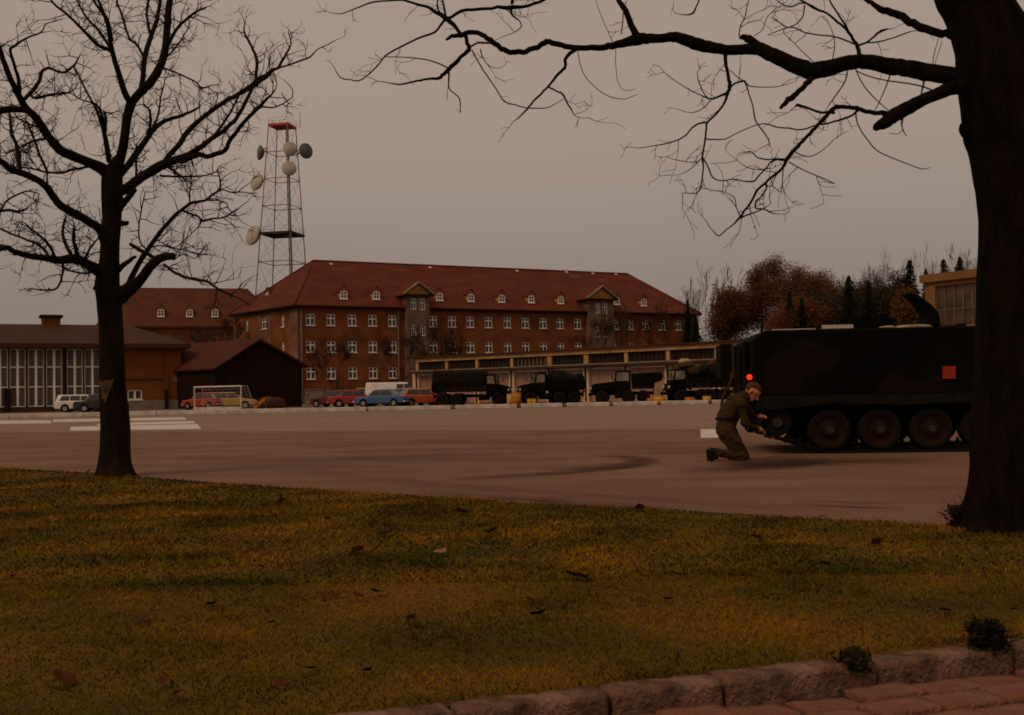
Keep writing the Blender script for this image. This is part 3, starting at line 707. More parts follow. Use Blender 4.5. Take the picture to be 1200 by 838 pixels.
mb = MB(); mb.bb((X0, -.82, zh - .08), (LH + .6, -.02, zh + .0)); mb.build('soffit', 'eave_dark', hall)
x0, x1 = FH.x_at(49, yrh, 9), FH.x_at(70, yrh, 9); zc = FH.z_at(x0, yrh, 371)
mb = MB(); mb.bb((x0, yrh - .7, zrh - .6), (x1, yrh + .7, zc - .12)); ch_ = mb.build('chimney', 'brick_gym', hall)
mb = MB(); mb.bb((x0 - .2, yrh - .9, zc - .12), (x1 + .2, yrh + .9, zc + .12)); mb.build('chimney_cap', 'eave_dark', ch_)
# --- dark timber barn -----------------------------------------------------
FBn = Frame(pl(252, 97), pl(354, 100)); LBn = FBn.len; barn = thing('barn', 'dark timber barn with a red tiled gable roof beside the hall', 'building', FBn.o, FBn.yaw)
ze = FBn.z_at(LBn, 0, 427.5); xa = FBn.x_at(301, 0, 5); za = FBn.z_at(xa, 0, 398.5); D_ = 15.
tgt = FBn.loc(pl(205, 112)); dv = Vector((tgt.x, tgt.y, 0)); dv = FBn.m.transposed() @ Vector((-13.5, 11.5, 0)); D_ = dv.y
ze2 = FBn.z_at(0, 0, 430)
prof = [(0, -.2), (LBn, -.2), (LBn, ze), (xa, za), (0, ze2)]
mb = MB(); f_ = [(a, 0, z) for a, z in prof]; r_ = [(a + dv.x, dv.y, z) for a, z in prof]
mb.add(f_ + r_, [(0, 1, 2, 3, 4), (9, 8, 7, 6, 5), (1, 6, 7, 2), (0, 4, 9, 5)]); mb.build('wall', 'barn_wood', barn)
rngb = random.Random(3); bmz = MB(); x = .03
while x < LBn - .2:                                   # upright boards on the gable
    wd = rngb.uniform(.20, .30); xc = x + wd / 2
    zt = (ze2 + (za - ze2) * xc / xa) if xc < xa else (ze + (za - ze) * (LBn - xc) / (LBn - xa))
    mbb = MB(); y_ = -.02 - rngb.uniform(0, .025); mbb.bb((x, y_, .02), (x + wd - .015, -.003, zt - .1)); mbb.build('board', 'barn_wood', barn); x += wd
mb = MB(); ov_ = .45; th = .16
def rp(x, y, z): return (x + dv.x * y / dv.y, y, z)
for xe_, ze_ in ((-.35, ze2 - .2), (LBn + .35, ze - .2)):
    s = -.5; q = [rp(xe_, s, ze_ + .1), rp(xa, s, za + .14), rp(xa, D_ + .4, za + .14), rp(xe_, D_ + .4, ze_ + .1)]
    mb.add(q + [(a, b, c - th) for a, b, c in q], [(0, 1, 2, 3), (4, 7, 6, 5), (0, 4, 5, 1), (0, 3, 7, 4), (2, 6, 7, 3)])
mb.build('roof', 'barn_roof', barn)
# --- garage row with clerestory ---------------------------------------------
FG = Frame(pl(488, 109), pl(841, 84)); LG = FG.len; gar = thing('garage_row', 'long ochre garage row with a dark clerestory and pale grey doors behind the trucks', 'building', FG.o, FG.yaw)
bx = [FG.x_at(p, 0, 3.5) for p in (490, 524.5, 560, 601, 645, 688, 735, 784, 841)]
for k_ in range(1, 4): bx.append(bx[8] + 4.6 * k_)
LX = bx[-1]
zt_ = [FG.z_at(x, 0, y) for x, y in ((bx[0], 418.5), (bx[8], 399.5))]; print('garage top', zt_)
ZT = 4.55
mb = MB(); mb.bb((bx[0] - .4, -.45, ZT - .16), (LX + .4, 9, ZT)); mb.build('roof', 'roof_gym', gar)
mb = MB(); mb.bb((bx[0] - .1, -.25, ZT - .5), (LX + .1, .1, ZT - .165)); mb.build('fascia_beam', 'garage_ochre', gar)
mb = MB(); mb.bb((bx[0] - .3, -.75, 2.95), (LX + .3, .1, 3.2)); mb.build('canopy', 'brick_pier', gar)
mb = MB(); mb.bb((bx[0] - .32, -.79, 3.12), (LX + .32, -.76, 3.215)); mb.build('canopy_edge', 'plinth', gar)
mb = MB(); mb.bb((bx[0], .5, -.2), (LX, 9, ZT - .2)); mb.build('rear_block', 'brick_pier', gar)
for i, x in enumerate(bx):
    t = .34 if i not in (4, 5) else .5
    mb = MB(); mb.bb((x - t / 2, -.16, 3.205), (x + t / 2, .2, ZT - .505)); mb.build('clerestory_post', 'garage_ochre', gar)
    mb = MB(); mb.bb((x - .32, -.2, -.2), (x + .32, .2, 2.915)); mb.build('pier', 'garage_pier', gar)
    mb = MB(); mb.cyl((x - .0, -.28, 0), (x - .0, -.28, 2.9), .06, 8); mb.build('downpipe', 'eave_dark', gar)
for i in range(len(bx) - 1):
    a, b = bx[i] + .17, bx[i + 1] - .17
    mb = MB(); mb.bb((a, .05, 3.21), (b, .08, ZT - .51)); c_ = mb.build('clerestory_window', 'glass_dark', gar)
    mb = MB(); n_ = 9
    for k_ in range(1, n_): xx = a + (b - a) * k_ / n_; mb.bb((xx - .025, .0, 3.215), (xx + .025, .047, ZT - .512))
    mb.build('glazing_bars', 'eave_dark' if i not in (3,) else 'door_grey', c_)
    a, b = bx[i] + .33, bx[i + 1] - .33
    d_ = place('garage_door', None, None, gar, (a, .1, 0)); W_ = b - a
    npan = 4
    for k_ in range(npan):
        mb = MB(); mb.bb((W_ * k_ / npan + .012, rng.uniform(-.02, .01), .05), (W_ * (k_ + 1) / npan - .012, .06, 2.72)); mb.build('door_leaf', 'door_grey', d_)
    mb = MB(); mb.bb((0, -.06, 2.74), (W_, .07, 2.9)); mb.build('door_frame', 'frame_white', d_)
# left end bay: dark doorway in an ochre frame
mb = MB(); mb.bb((bx[0] - .7, -.15, 0), (bx[0] - .36, .3, 2.9)); mb.build('end_pier', 'garage_pier', gar)
mb = MB(); mb.bb((bx[0] - .62, .31, 0), (bx[0] - .1, 9, 2.9)); mb.build('end_wall', 'ochre', gar)
# --- hall with tall windows on the right ---------------------------------------
FR = Frame(pl(1087, 100), pl(1200, 92)); hr = thing('sports_hall', 'tall ochre hall with a large white gridded window at the right', 'building', FR.o, FR.yaw)
LR = FR.len + 6; ztp = FR.z_at(0, 0, 322.5); zwt = FR.z_at(2, 0, 334.5); zwb = FR.z_at(2, 0, 383)
xw = FR.x_at(1096, 0, 8)
mb = MB(); wall_open(mb, 0, LR, -.2, ztp - .7, [(xw, LR - .6, zwb, zwt)], depth=.3); mb.poly([(0, 0, -.2), (0, 0, ztp - .7), (0, 15, ztp - .7), (0, 15, -.2)]); mb.build('wall', 'hall_ochre', hr)
mb = MB(); mb.bb((-.3, -.35, ztp - .7), (LR + .3, 15, ztp)); mb.build('roof_band', 'hall_ochre', hr)
wd = (LR - .6) - xw; o = place('window', None, None, hr, (xw, .15, zwb)); h = zwt - zwb
mb = MB(); mb.bb((0, .05, 0), (wd, .08, h)); mb.build('pane', 'glass_hall', o)
mb = MB(); n_ = int(round(wd / .93))
for k_ in range(n_ + 1): xx = wd * k_ / n_; mb.bb((max(0, xx - .055), -.02, .0), (min(wd, xx + .055), .045, h))
mb.build('mullions', 'render_pink', o)
mb = MB()
for zz in (.06, h * .42, h - .06):
    for k_ in range(n_): mb.bb((wd * k_ / n_ + .057, -.01, zz - .05), (wd * (k_ + 1) / n_ - .057, .04, zz + .05))
mb.build('transoms', 'render_pink', o)
# ------------------------------------------------------------------ lattice tower
TB = pl(330.5, 190); tw = thing('radio_tower', 'four legged lattice radio tower with a red top and round dish antennas behind the barracks', 'tower', TB, rad(26) + .12)
TD = TB.y
def zt_at(py): return at(332, py, TD).z
ZTOP = zt_at(148); lev = [0, 6, 12, 18] + [zt_at(y) for y in (308, 275, 243, 211, 180, 148)]
def rr(z): return 6.1 + (2.45 - 6.1) * z / ZTOP
def leg(k, z): a = k * math.pi / 2; lean = z * .014; return Vector((rr(z) * math.cos(a), rr(z) * math.sin(a), z))
def off(z): v = Matrix.Rotation(-(rad(26) + .12), 3, 'Z') @ Vector((z * .012, 0, 0)); return v
def lp_(k, z): return leg(k, z) + off(z)
for k in range(4):
    t = .13 if k != 3 else .24
    for i in range(len(lev) - 1):
        mb = MB(); mb.bar(lp_(k, lev[i]), lp_(k, lev[i + 1]), t)
        red = i in (6, 8) or (i == 7 and k in (1, 2) and False)
        m = 'tower_red' if (i in (8, 6) and k in (0, 2, 1)) else ('tower_grey' if i < 6 or k == 3 else 'tower_grey')
        mb.build('leg', m, tw)
for i, z in enumerate(lev[1:], 1):
    mb = MB()
    for k in range(4): mb.bar(lp_(k, z), lp_((k + 1) % 4, z), .10)
    mb.build('ring_beam', 'tower_red' if i in (7, 9) else 'tower_grey', tw)
for i in range(len(lev) - 1):
    mb = MB()
    for k in range(4):
        mb.bar(lp_(k, lev[i]), lp_((k + 1) % 4, lev[i + 1]), .032); mb.bar(lp_((k + 1) % 4, lev[i]), lp_(k, lev[i + 1]), .032)
    mb.build('brace', 'tower_grey', tw)
for i, m in ((5, 'tower_dark'), (9, 'tower_red')):
    z = lev[i]; mb = MB(); c = [lp_(k, z) * 1.06 for k in range(4)]; c = [Vector((p.x, p.y, z)) for p in c]
    mb.add([tuple(p + Vector((0, 0, -.2))) for p in c] + [tuple(p + Vector((0, 0, .2))) for p in c], [(3, 2, 1, 0), (4, 5, 6, 7), (0, 1, 5, 4), (1, 2, 6, 5), (2, 3, 7, 6), (3, 0, 4, 7)]); mb.build('platform', m, tw)
    mb = MB()
    for k in range(4):
        for zz in (.6, 1.1): mb.bar(c[k] + Vector((0, 0, zz)), c[(k + 1) % 4] + Vector((0, 0, zz)), .03)
        mb.bar(c[k], c[k] + Vector((0, 0, 1.15)), .035)
    mb.build('railing', m, tw)
mb = MB(); p = lp_(3, 0) * .93; q = lp_(3, ZTOP) * .93; p.z = 0; q.z = ZTOP
mb.bar(p + Vector((.2, 0, 0)), q + Vector((.2, 0, 0)), .12); mb.bar(p - Vector((.2, 0, 0)), q - Vector((.2, 0, 0)), .12)
for k in range(90): z = ZTOP * k / 90; c_ = p.lerp(q, k / 90); mb.bar(c_ + Vector((.2, 0, 0)), c_ - Vector((.2, 0, 0)), .05)
mb.build('ladder', 'tower_dark', tw)
twm = Matrix.Translation(TB) @ Matrix.Rotation(rad(26) + .12, 4, 'Z'); twi = twm.inverted()
for px, py in ((328, 139), (351.5, 131), (319.5, 141)):
    c = twi @ at(px, 150, TD); t = twi @ at(px, py, TD); mb = MB(); mb.tube([c, t], [.07, .03], 5); mb.build('whip_antenna', 'tower_dark', tw)
def dish(px, py, r, face, m, d_off, legk):
    c = twi @ at(px, py, TD + d_off); d = place('dish_antenna', None, None, tw, c)
    v = (Matrix.Rotation(-(rad(26) + .12), 3, 'Z') @ Vector(face)).normalized(); d.rotation_euler = v.to_track_quat('Z', 'Y').to_euler()
    mb = MB(); vs = []; fs = []; n = 20
    prof = [(0, -.55 * r), (.45 * r, -.45 * r), (.8 * r, -.22 * r), (r, .0), (r, .16 * r), (.9 * r, .22 * r), (.5 * r, .34 * r), (0, .38 * r)]
    for i, (a, z) in enumerate(prof):
        for k in range(n): g_ = 2 * math.pi * k / n; vs.append((a * math.cos(g_), a * math.sin(g_), z))
    for i in range(len(prof) - 1):
        for k in range(n): fs.append((i * n + k, i * n + (k + 1) % n, (i + 1) * n + (k + 1) % n, (i + 1) * n + k))
    mb.add(vs, fs, True); mb.build('drum', m, d)
    z = c.z; q = lp_(legk, z); q = d.rotation_euler.to_matrix().transposed() @ (q - c)
    mb = MB(); mb.bar((0, 0, -.4 * r), q, .22); mb.bar((0, .5 * r, -.3 * r), q + Vector((0, .4, 0)), .12); mb.build('mount', 'tower_dark', d)
dish(305, 179, 1.3, (-.88, -.4, .05), 'dish_grey', .5, 2)
dish(358, 177, 1.35, (.7, -.7, .02), 'dish_grey', -.5, 0)
dish(340, 174.5, 1.2, (.15, -1, -.02), 'dish_pale', -2.6, 3)
dish(339, 197.5, 1.25, (.1, -1, 0), 'dish_pale', -2.8, 3)
dish(301.5, 213.5, 1.5, (-.6, -.75, .22), 'dish_pale', -.5, 2)
dish(297, 276, 1.75, (-.62, -.75, .22), 'dish_pale', -.5, 2)
# ------------------------------------------------------------------ football goal
G0, G1 = pl(228, 88), pl(282.5, 85); FGo = Frame(G0, G1); W_ = FGo.len
goal = thing('football_goal', 'white football goal frame standing at the edge of the lot', 'goal', FGo.o, FGo.yaw); H_ = FGo.z_at(W_, 0, 452.5)
for x in (0, W_): mb = MB(); mb.cyl((x, 0, 0), (x, 0, H_), .06, 8); mb.build('post', 'white_paint', goal)
mb = MB(); mb.cyl((-.05, 0, H_), (W_ + .05, 0, H_), .065, 8); mb.build('crossbar', 'white_paint', goal)
mb = MB(); mb.bb((-.05, -.08, 0), (W_ + .05, .08, .22)); mb.build('ground_beam', 'white_paint', goal)
mb = MB()
for x in (0, W_):
    mb.tube([(x, 0, H_), (x - .05, .7, H_), (x - .1, 1.5, .05), (x, 0, .05)], .03, 5)
mb.tube([(-.1, 1.5, .05), (W_ - .1, 1.5, .05)], .03, 5); mb.build('back_frame', 'worn_paint', goal)
mb = MB()
for k in range(14):
    x = W_ * k / 13; mb.tube([(x - .05, .7, H_), (x - .1, 1.5, .05)], .008, 3)
for k in range(8): z = H_ * k / 8; y = 1.5 - .8 * k / 8; mb.tube([(-.1, y, z), (W_ - .1, y, z)], .008, 3)
mb.build('net', 'worn_paint', goal)
# ------------------------------------------------------------------ cars
def car(label, paint, px, d, yaw, L_=4.1, H_=1.38, W_=1.6, kind='sedan', group='civilian cars parked beyond the lot', cat='car'):
    c = thing('parked_' + ('van' if kind == 'van' else 'car'), label, cat, pl(px, d), yaw, group)
    k = L_ / 4.1; h = H_ / 1.38
    if kind == 'van':
        low = [(-2.05, .28), (2.05, .28), (2.08, .75), (1.95, 1.02), (-2.05, 1.02)]; cab = [(-2.03, 1.0), (1.93, 1.0), (1.45, 1.92), (1.2, 1.98), (-1.9, 1.98)]; h = 1
    elif kind == 'hatch':
        low = [(-2.0, .26), (2.0, .26), (2.05, .52), (1.95, .74), (.95, .86), (-1.95, .90), (-2.05, .60)]; cab = [(-1.95, .86), (1.0, .84), (.35, 1.36), (-1.35, 1.38)]
    elif kind == 'wagon':
        low = [(-2.05, .26), (2.0, .26), (2.05, .52), (1.95, .76), (1.0, .86), (-2.0, .90), (-2.1, .60)]; cab = [(-2.0, .86), (1.05, .84), (.4, 1.38), (-1.85, 1.38)]
    else:
        low = [(-2.05, .28), (2.0, .26), (2.05, .52), (1.97, .72), (.95, .84), (-1.2, .88), (-2.0, .84), (-2.08, .60)]; cab = [(-1.35, .85), (1.05, .82), (.35, 1.36), (-.75, 1.38)]
    w2 = W_ / 2
    low = [(x * k, z * h) for x, z in low]; cab = [(x * k, z * h) for x, z in cab]
    mb = MB(); mb.prism(low, -w2, w2); bevel(mb.build('body', paint, c), .07, 3)
    cm = sum(x for x, _ in cab) / len(cab); zb = min(z for _, z in cab); zt = max(z for _, z in cab)
    mb = MB(); n = len(cab); vs = []
    for s in (-1, 1):
        for x, z in cab: vs.append((x, s * (w2 - .05 - .16 * (z - zb) / (zt - zb)), z))
    mb.add(vs, [tuple(range(n)), tuple(range(2 * n - 1, n - 1, -1))] + [(i, n + i, n + (i + 1) % n, (i + 1) % n) for i in range(n)]); bevel(mb.build('cabin', paint, c), .05, 2)
    def lerp_side(x0, x1, t0, t1, s):               # side window quad
        q = []
        for xx, t in ((x0, t0), (x1, t0), (x1 - (.32 if kind != 'van' else .12) * (x1 > cm), t1), (x0 + .18 * (x0 < cm), t1)):
            z = zb + (zt - zb) * t; q.append((xx, s * (w2 - .05 - .16 * t + .012), z))
        return q
    xs0 = cab[0][0] + .25; xs1 = cab[1][0] - .22
    nw = 3 if kind == 'wagon' else 2
    if kind == 'van': xs0 = .55
    for s in (-1, 1):
        for j in range(nw):
            a = xs0 + (xs1 - xs0) * j / nw + .03; b = xs0 + (xs1 - xs0) * (j + 1) / nw - .03
            mb = MB(); q = lerp_side(a, b, .14, .84, s)
            if j < nw - 1: q[2] = (b, *q[2][1:])
            if j > 0: q[3] = (a, *q[3][1:])
            mb.poly(q if s < 0 else q[::-1]); mb.build('side_window', 'glass', c)
    def end_pane(p0, p1, name):
        (xa, za), (xb, zb_) = p0, p1; q = []; nx, nz = (zb_ - za), -(xb - xa)
        l_ = math.hypot(nx, nz); sg = 1 if xa > cm else -1; ox, oz = abs(nx) / l_ * sg * .014, abs(nz) / l_ * .014
        for t, s in ((.12, -1), (.12, 1), (.88, 1), (.88, -1)):
            x, z = xa + (xb - xa) * t, za + (zb_ - za) * t; q.append((x + ox, s * (w2 - .16 - .14 * t), z + oz))
        mb = MB(); mb.poly(q if sg > 0 else q[::-1]); mb.build(name, 'glass', c)
    end_pane(cab[1], cab[2], 'windscreen'); end_pane(cab[0], cab[-1], 'rear_window')
    R = .29
    for sx in (1.25 * k, -1.25 * k):
        for s in (-1, 1):
            wl = place('wheel', None, None, c, (sx, s * (w2 - .07), R)); mb = MB(); mb.cyl((0, -.09, 0), (0, .09, 0), R, 16); mb.build('tyre', 'rubber', wl)
            mb = MB(); mb.cyl((0, s * .091, 0), (0, s * .1, 0), R * .6, 12); mb.build('rim', 'chrome', wl)
            mb = MB(); mb.cyl((0, -.02 * s - .0, 0), (0, s * .082, 0), R * 1.18, 16); mb.build('wheel_arch', 'rubber', c, (sx, s * (w2 - .08), R + .03))
    xf = low[2][0]; xr = low[-1][0]
    for s in (-1, 1):
        mb = MB(); mb.box((xf - .02, s * (w2 - .28), .58 * h), (.06, .26, .14)); mb.build('headlight', 'pale_lens', c)
        mb = MB(); mb.box((xr + .02, s * (w2 - .24), .62 * h), (.06, .24, .12)); mb.build('tail_lamp', 'sign_red', c)
    for x in (xf + .02, xr - .02): mb = MB(); mb.box((x, 0, .40), (.12, W_ * .96, .12)); bevel(mb.build('bumper', 'chrome', c), .03)
    return c
car('dark red hatchback at the left end of the row before the barracks', 'car_dark_red', 391, 92, 2.75, kind='hatch', L_=3.9)
car('bright red saloon beside the dark red hatchback', 'car_red', 415, 90, .25, L_=4.3)
car('blue saloon in front of the white van', 'car_blue', 448, 87, 2.85, L_=4.2)
car('white panel van standing behind the blue saloon', 'car_white', 457, 95, .1, L_=4.3, W_=1.75, kind='van', cat='van')
car('yellow hatchback half hidden behind the row, left of the white van', 'car_yellow', 435, 104, .2, kind='hatch', L_=4.0, H_=1.6)
car('pale grey saloon between the blue and the orange car', 'car_grey', 473, 91, 2.4, L_=4.2, H_=1.45)
car('orange hatchback next to the covered truck', 'car_orange', 494, 88, .45, kind='hatch', L_=3.8)
car('small navy blue car showing only its end beside the covered truck', 'car_navy', 509, 90, 1.2, kind='hatch', L_=3.6)
car('pinkish red hatchback behind the football goal', 'car_lightred', 240, 90.5, 2.7, kind='hatch', L_=3.6)
car('dull yellow estate car behind the right goal post', 'car_yellow', 270, 90.5, .1, kind='sedan', L_=4.2)
car('cream estate car parked against the hall windows', 'car_white', 97, 89, .15, kind='wagon', L_=3.9)
car('dark saloon beside the cream estate car, mostly behind the left tree', 'car_dark', 121, 87, .2, L_=4.2)
# ------------------------------------------------------------------ army trucks
def wheel(parent, loc, R, wd, rim='rim_dust', axis=1):
    wl = place('wheel', None, None, parent, loc); mb = MB()
    prof = [(-wd / 2, R * .62), (-wd / 2, R * .92), (-wd / 2 * .8, R), (wd / 2 * .8, R), (wd / 2, R * .92), (wd / 2, R * .62)]
    n = 20; vs = []; fs = []
    for y, r in prof:
        for k in range(n): g_ = 2 * math.pi * k / n; vs.append((r * math.cos(g_), y, r * math.sin(g_)))
    for i in range(len(prof) - 1):
        for k in range(n): fs.append((i * n + k, (i + 1) * n + k, (i + 1) * n + (k + 1) % n, i * n + (k + 1) % n))
    mb.add(vs, fs, True); mb.build('tyre', 'rubber', wl)
    mb = MB(); mb.cyl((0, -wd * .3, 0), (0, wd * .3, 0), R * .64, 16); mb.cyl((0, -wd * .48, 0), (0, wd * .48, 0), R * .22, 10); mb.build('rim', rim, wl); return wl
def truck(label, px, d, yaw, L_=5.6, load='canvas', flip=1, Ht=2.75, hl=1.75, cl=1.1):
    t = thing('army_truck', label, 'truck', pl(px, d), yaw, 'army trucks in front of the garage row')
    k = L_ / 5.6; h2 = L_ / 2; W2 = 1.12; R = .48
    mb = MB(); mb.bb((-h2, -.42, .62), (h2 - .1, .42, .86)); mb.build('chassis', 'army_green', t)
    for x in (h2 - .85, -h2 + .75, -h2 + 1.8):
        for s in (-1, 1): wheel(t, (x, s * (W2 - .16), R), R, .30)
    mb = MB(); mb.prism([(h2 - hl, .86), (h2 - .1, .86), (h2 - .08, 1.32), (h2 - .3, 1.46), (h2 - hl, 1.60)], -.55, .55); bevel(mb.build('hood', 'army_green', t), .05)
    for s in (-1, 1):
        mb = MB(); mb.prism([(h2 - 1.6, .95), (h2 - 1.35, 1.12), (h2 - .35, 1.12), (h2 - .02, .9), (h2 - .05, .84), (h2 - .4, 1.05), (h2 - 1.3, 1.05), (h2 - 1.55, .9)], s * W2 - (.5 if s > 0 else 0), s * W2 + (.5 if s < 0 else 0)); mb.build('fender', 'army_green', t)
        mb = MB(); mb.cyl((h2 - .12, s * .78, 1.12), (h2 - .02, s * .78, 1.12), .11, 12); mb.build('headlight', 'pale_lens', t)
        mb = MB(); mb.cyl((h2 - 2.3, s * .95, .62), (h2 - 1.75, s * .95, .62), .22, 12); mb.build('fuel_tank', 'army_green', t)
        mb = MB(); mb.bar((h2 - hl + .05, s * (W2 - .1), 1.7), (h2 - hl + .2, s * (W2 + .16), 1.85), .03); mb.box((h2 - hl + .2, s * (W2 + .17), 1.92), (.05, .14, .24)); mb.build('mirror', 'army_green', t)
    mb = MB()
    for j in range(7): y = -.42 + .14 * j; mb.bb((h2 - .1, y - .02, .92), (h2 - .05, y + .02, 1.36))
    mb.build('grille', 'eave_dark', t)
    mb = MB(); mb.bb((h2 - .02, -W2, .58), (h2 + .1, W2, .80)); bevel(mb.build('bumper', 'army_green', t), .03)
    cx0, cx1 = h2 - hl - cl, h2 - hl
    mb = MB(); mb.bb((cx0, -1.0, .86), (cx1, 1.0, 1.62)); bevel(mb.build('cab', 'army_green', t), .04)
    ztop = 2.30
    mb = MB(); mb.prism([(cx0, ztop - .06), (cx1 - .18, ztop - .06), (cx1 - .1, ztop - .02), (cx1 - .3, ztop + .06), (cx0, ztop + .08)], -1.0, 1.0); mb.build('cab_roof', 'canvas', t)
    for s in (-1, 1):
        for xa_, xb_ in ((cx1 - .04, cx1 - .14), (cx0 + .04, cx0 + .04)): mb = MB(); mb.bar((xa_, s * .96, 1.6), (xb_, s * .96, ztop), .07); mb.build('pillar', 'army_green', t)
    mb = MB(); mb.bar((cx1 - .04, 0, 1.6), (cx1 - .14, 0, ztop), .05); mb.build('pillar', 'army_green', t)
    mb = MB(); mb.poly([(cx1 - .02, -.92, 1.64), (cx1 - .02, .92, 1.64), (cx1 - .12, .92, ztop - .07), (cx1 - .12, -.92, ztop - .07)]); mb.build('windscreen', 'pale_glass', t)
    for s in (-1, 1):
        mb = MB(); q = [(cx0 + .1, s * .985, 1.66), (cx1 - .12, s * .985, 1.66), (cx1 - .2, s * .985, ztop - .1), (cx0 + .1, s * .985, ztop - .1)]; mb.poly(q if s < 0 else q[::-1]); mb.build('side_window', 'pale_glass', t)
        mb = MB(); mb.bb((cx0 + .08, s * 1.0 - .012, .92), (cx1 - .1, s * 1.0 + .012, 1.6)); mb.build('door', 'army_green', t)
    b0, b1 = -h2, cx0 - .12; zb = 1.15
    mb = MB(); mb.bb((b0, -W2, zb - .12), (b1, W2, zb)); mb.build('bed', 'army_green', t)
    for s in (-1, 1):
        for j in range(4):
            mb = MB(); z = zb + .01 + j * .16; mb.bb((b0, s * W2 - .03, z), (b1, s * W2 + .03, z + .145)); mb.build('side_board', 'army_green', t)
        for j in range(5): x = b0 + (b1 - b0) * (j + .5) / 5; mb = MB(); mb.bb((x - .04, s * W2 - .05, zb - .1), (x + .04, s * W2 + .05, zb + .7)); mb.build('stake', 'army_green', t)
    mb = MB(); mb.bb((b0 - .05, -W2, zb), (b0, W2, zb + .62)); mb.build('tailgate', 'army_green', t)
    for s in (-1, 1): mb = MB(); mb.box((b0 - .03, s * .8, zb - .22), (.06, .2, .12)); mb.build('tail_lamp', 'sign_red', t); mb = MB(); mb.bb((b0 + .05, s * .9 - .18, .5), (b0 + .08, s * .9 + .18, 1.02)); mb.build('mud_flap', 'rubber', t)
    if load == 'canvas':
        n = 9; N = 12; vs = []; fs = []
        for i in range(N + 1):
            x = b0 + (b1 - b0) * i / N; sag = .04 * math.sin(math.pi * (i * 3 % N) / N)
            for j in range(n + 1):
                g_ = math.pi * j / n; y = -math.cos(g_) * (W2 + .03); z = zb + .5 + (Ht - zb - .5) * min(1, math.sin(g_) ** .42 if math.sin(g_) > 1e-6 else 0) - sag
                vs.append((x, y, z))
        for i in range(N):
            for j in range(n): fs.append((i * (n + 1) + j, i * (n + 1) + j + 1, (i + 1) * (n + 1) + j + 1, (i + 1) * (n + 1) + j))
        fs.append(tuple(range(n + 1))[::-1]); fs.append(tuple(N * (n + 1) + j for j in range(n + 1)))
        mb = MB(); mb.add(vs, fs, True); mb.build('canvas_cover', 'canvas', t)
    elif load == 'hump':
        lumpy(t, 'tarpaulin', (b0 + .9, 0, zb + .35), (1.05, 1.0, .80), 'canvas', 3); lumpy(t, 'tarpaulin', (b1 - .85, 0, zb + .45), (.9, .95, .95), 'canvas', 5)
        mb = MB(); mb.bar((b1 - .4, 0, 1.4), (b1 - 1.0, 0, Ht + .1), .16); mb.build('crane_arm', 'army_green', t)
        mb = MB(); mb.cyl((b0 + .2, -.5, zb + .75), (b0 + .2, .5, zb + .75), .34, 14); mb.build('cable_reel', 'rubber', t)
    elif load == 'box':
        mb = MB(); mb.prism([(b0 + .05, zb + .02), (b1, zb + .02), (b1 + .05, zb + .95), (b0 - .55, zb + 1.05), (b0 - .6, zb + .45), (b0 + .05, zb + .25)], -W2 + .02, W2 - .02); bevel(mb.build('dump_body', 'army_green', t), .03)
        mb = MB(); mb.bb((b0 - .62, -.5, zb + .62), (b0 - .57, -.1, zb + .74)); mb.build('marking_plate', 'pale_lens', t)
        mb = MB()
        for j in range(6): x = b0 + .3 + (b1 - b0 - .5) * j / 5; mb.bb((x - .05, -W2 - .02, zb + .05), (x + .05, W2 + .02, zb + .9))
        mb.build('rib', 'army_green', t)
    elif load == 'gear':
        rg = random.Random(4)
        for j in range(9): lumpy(t, 'kit_bundle', (b0 + .3 + (b1 - b0 - .6) * rg.random(), rg.uniform(-.6, .6), zb + .35 + rg.uniform(0, .75)), (rg.uniform(.4, .6), .5, rg.uniform(.35, .5)), rg.choice(['canvas', 'tarp_brown', 'canvas', 'khaki']), j + 20)
        lumpy(t, 'kit_bundle', (b0 + .9, -.3, zb + 1.55), (.55, .5, .32), 'tarp_brown', 40); lumpy(t, 'kit_bundle', (b1 - .1, -.3, zb + 1.72), (.42, .4, .22), 'pale_cloth', 41); lumpy(t, 'kit_bundle', (b1 - .2, -.2, zb + 1.45), (.6, .6, .3), 'tarp_brown', 42)
        mb = MB()
        for j in range(4): x = b0 + (b1 - b0) * j / 3; mb.tube([(x, -W2, zb), (x, -W2, zb + .9), (x, 0, zb + 1.1), (x, W2, zb + .9), (x, W2, zb)], .03, 5)
        mb.build('cargo_bow', 'army_green', t)
    return t
mat('pale_glass', (.12, .09, .065), .15, (.28, .22, .17), 1.2, spec=.6)
mat('pale_cloth', (.42, .34, .18), .9, (.3, .22, .1), 4)
def lumpy(parent, name, c, s, m, seed):
    mb = MB(); mb.ball((0, 0, 0), 1, 16, 10); mb.v = [tuple(Vector((x * s[0], y * s[1], z * s[2])) * (1 + .28 * noise.noise((x * 1.6 + seed, y * 1.6, z * 1.6)))) for x, y, z in mb.v]
    return mb.build(name, m, parent, c)
truck('canvas covered army truck at the left end, facing right', 554, 84, -.12, 5.8, 'canvas', Ht=2.75, hl=.95, cl=.8)
truck('army truck with humped tarpaulins and a crane arm, second from the left', 644, 81, math.pi + .15, 4.75, 'hump', Ht=2.35, hl=1.1, cl=.85)
truck('army truck with an overhanging steel dump body, third from the left', 729, 79, math.pi - .12, 4.5, 'box')
truck('army truck piled high with kit bundles, beside the tracked carrier', 818, 76.5, math.pi + .1, 4.6, 'gear', hl=.35, cl=.9)
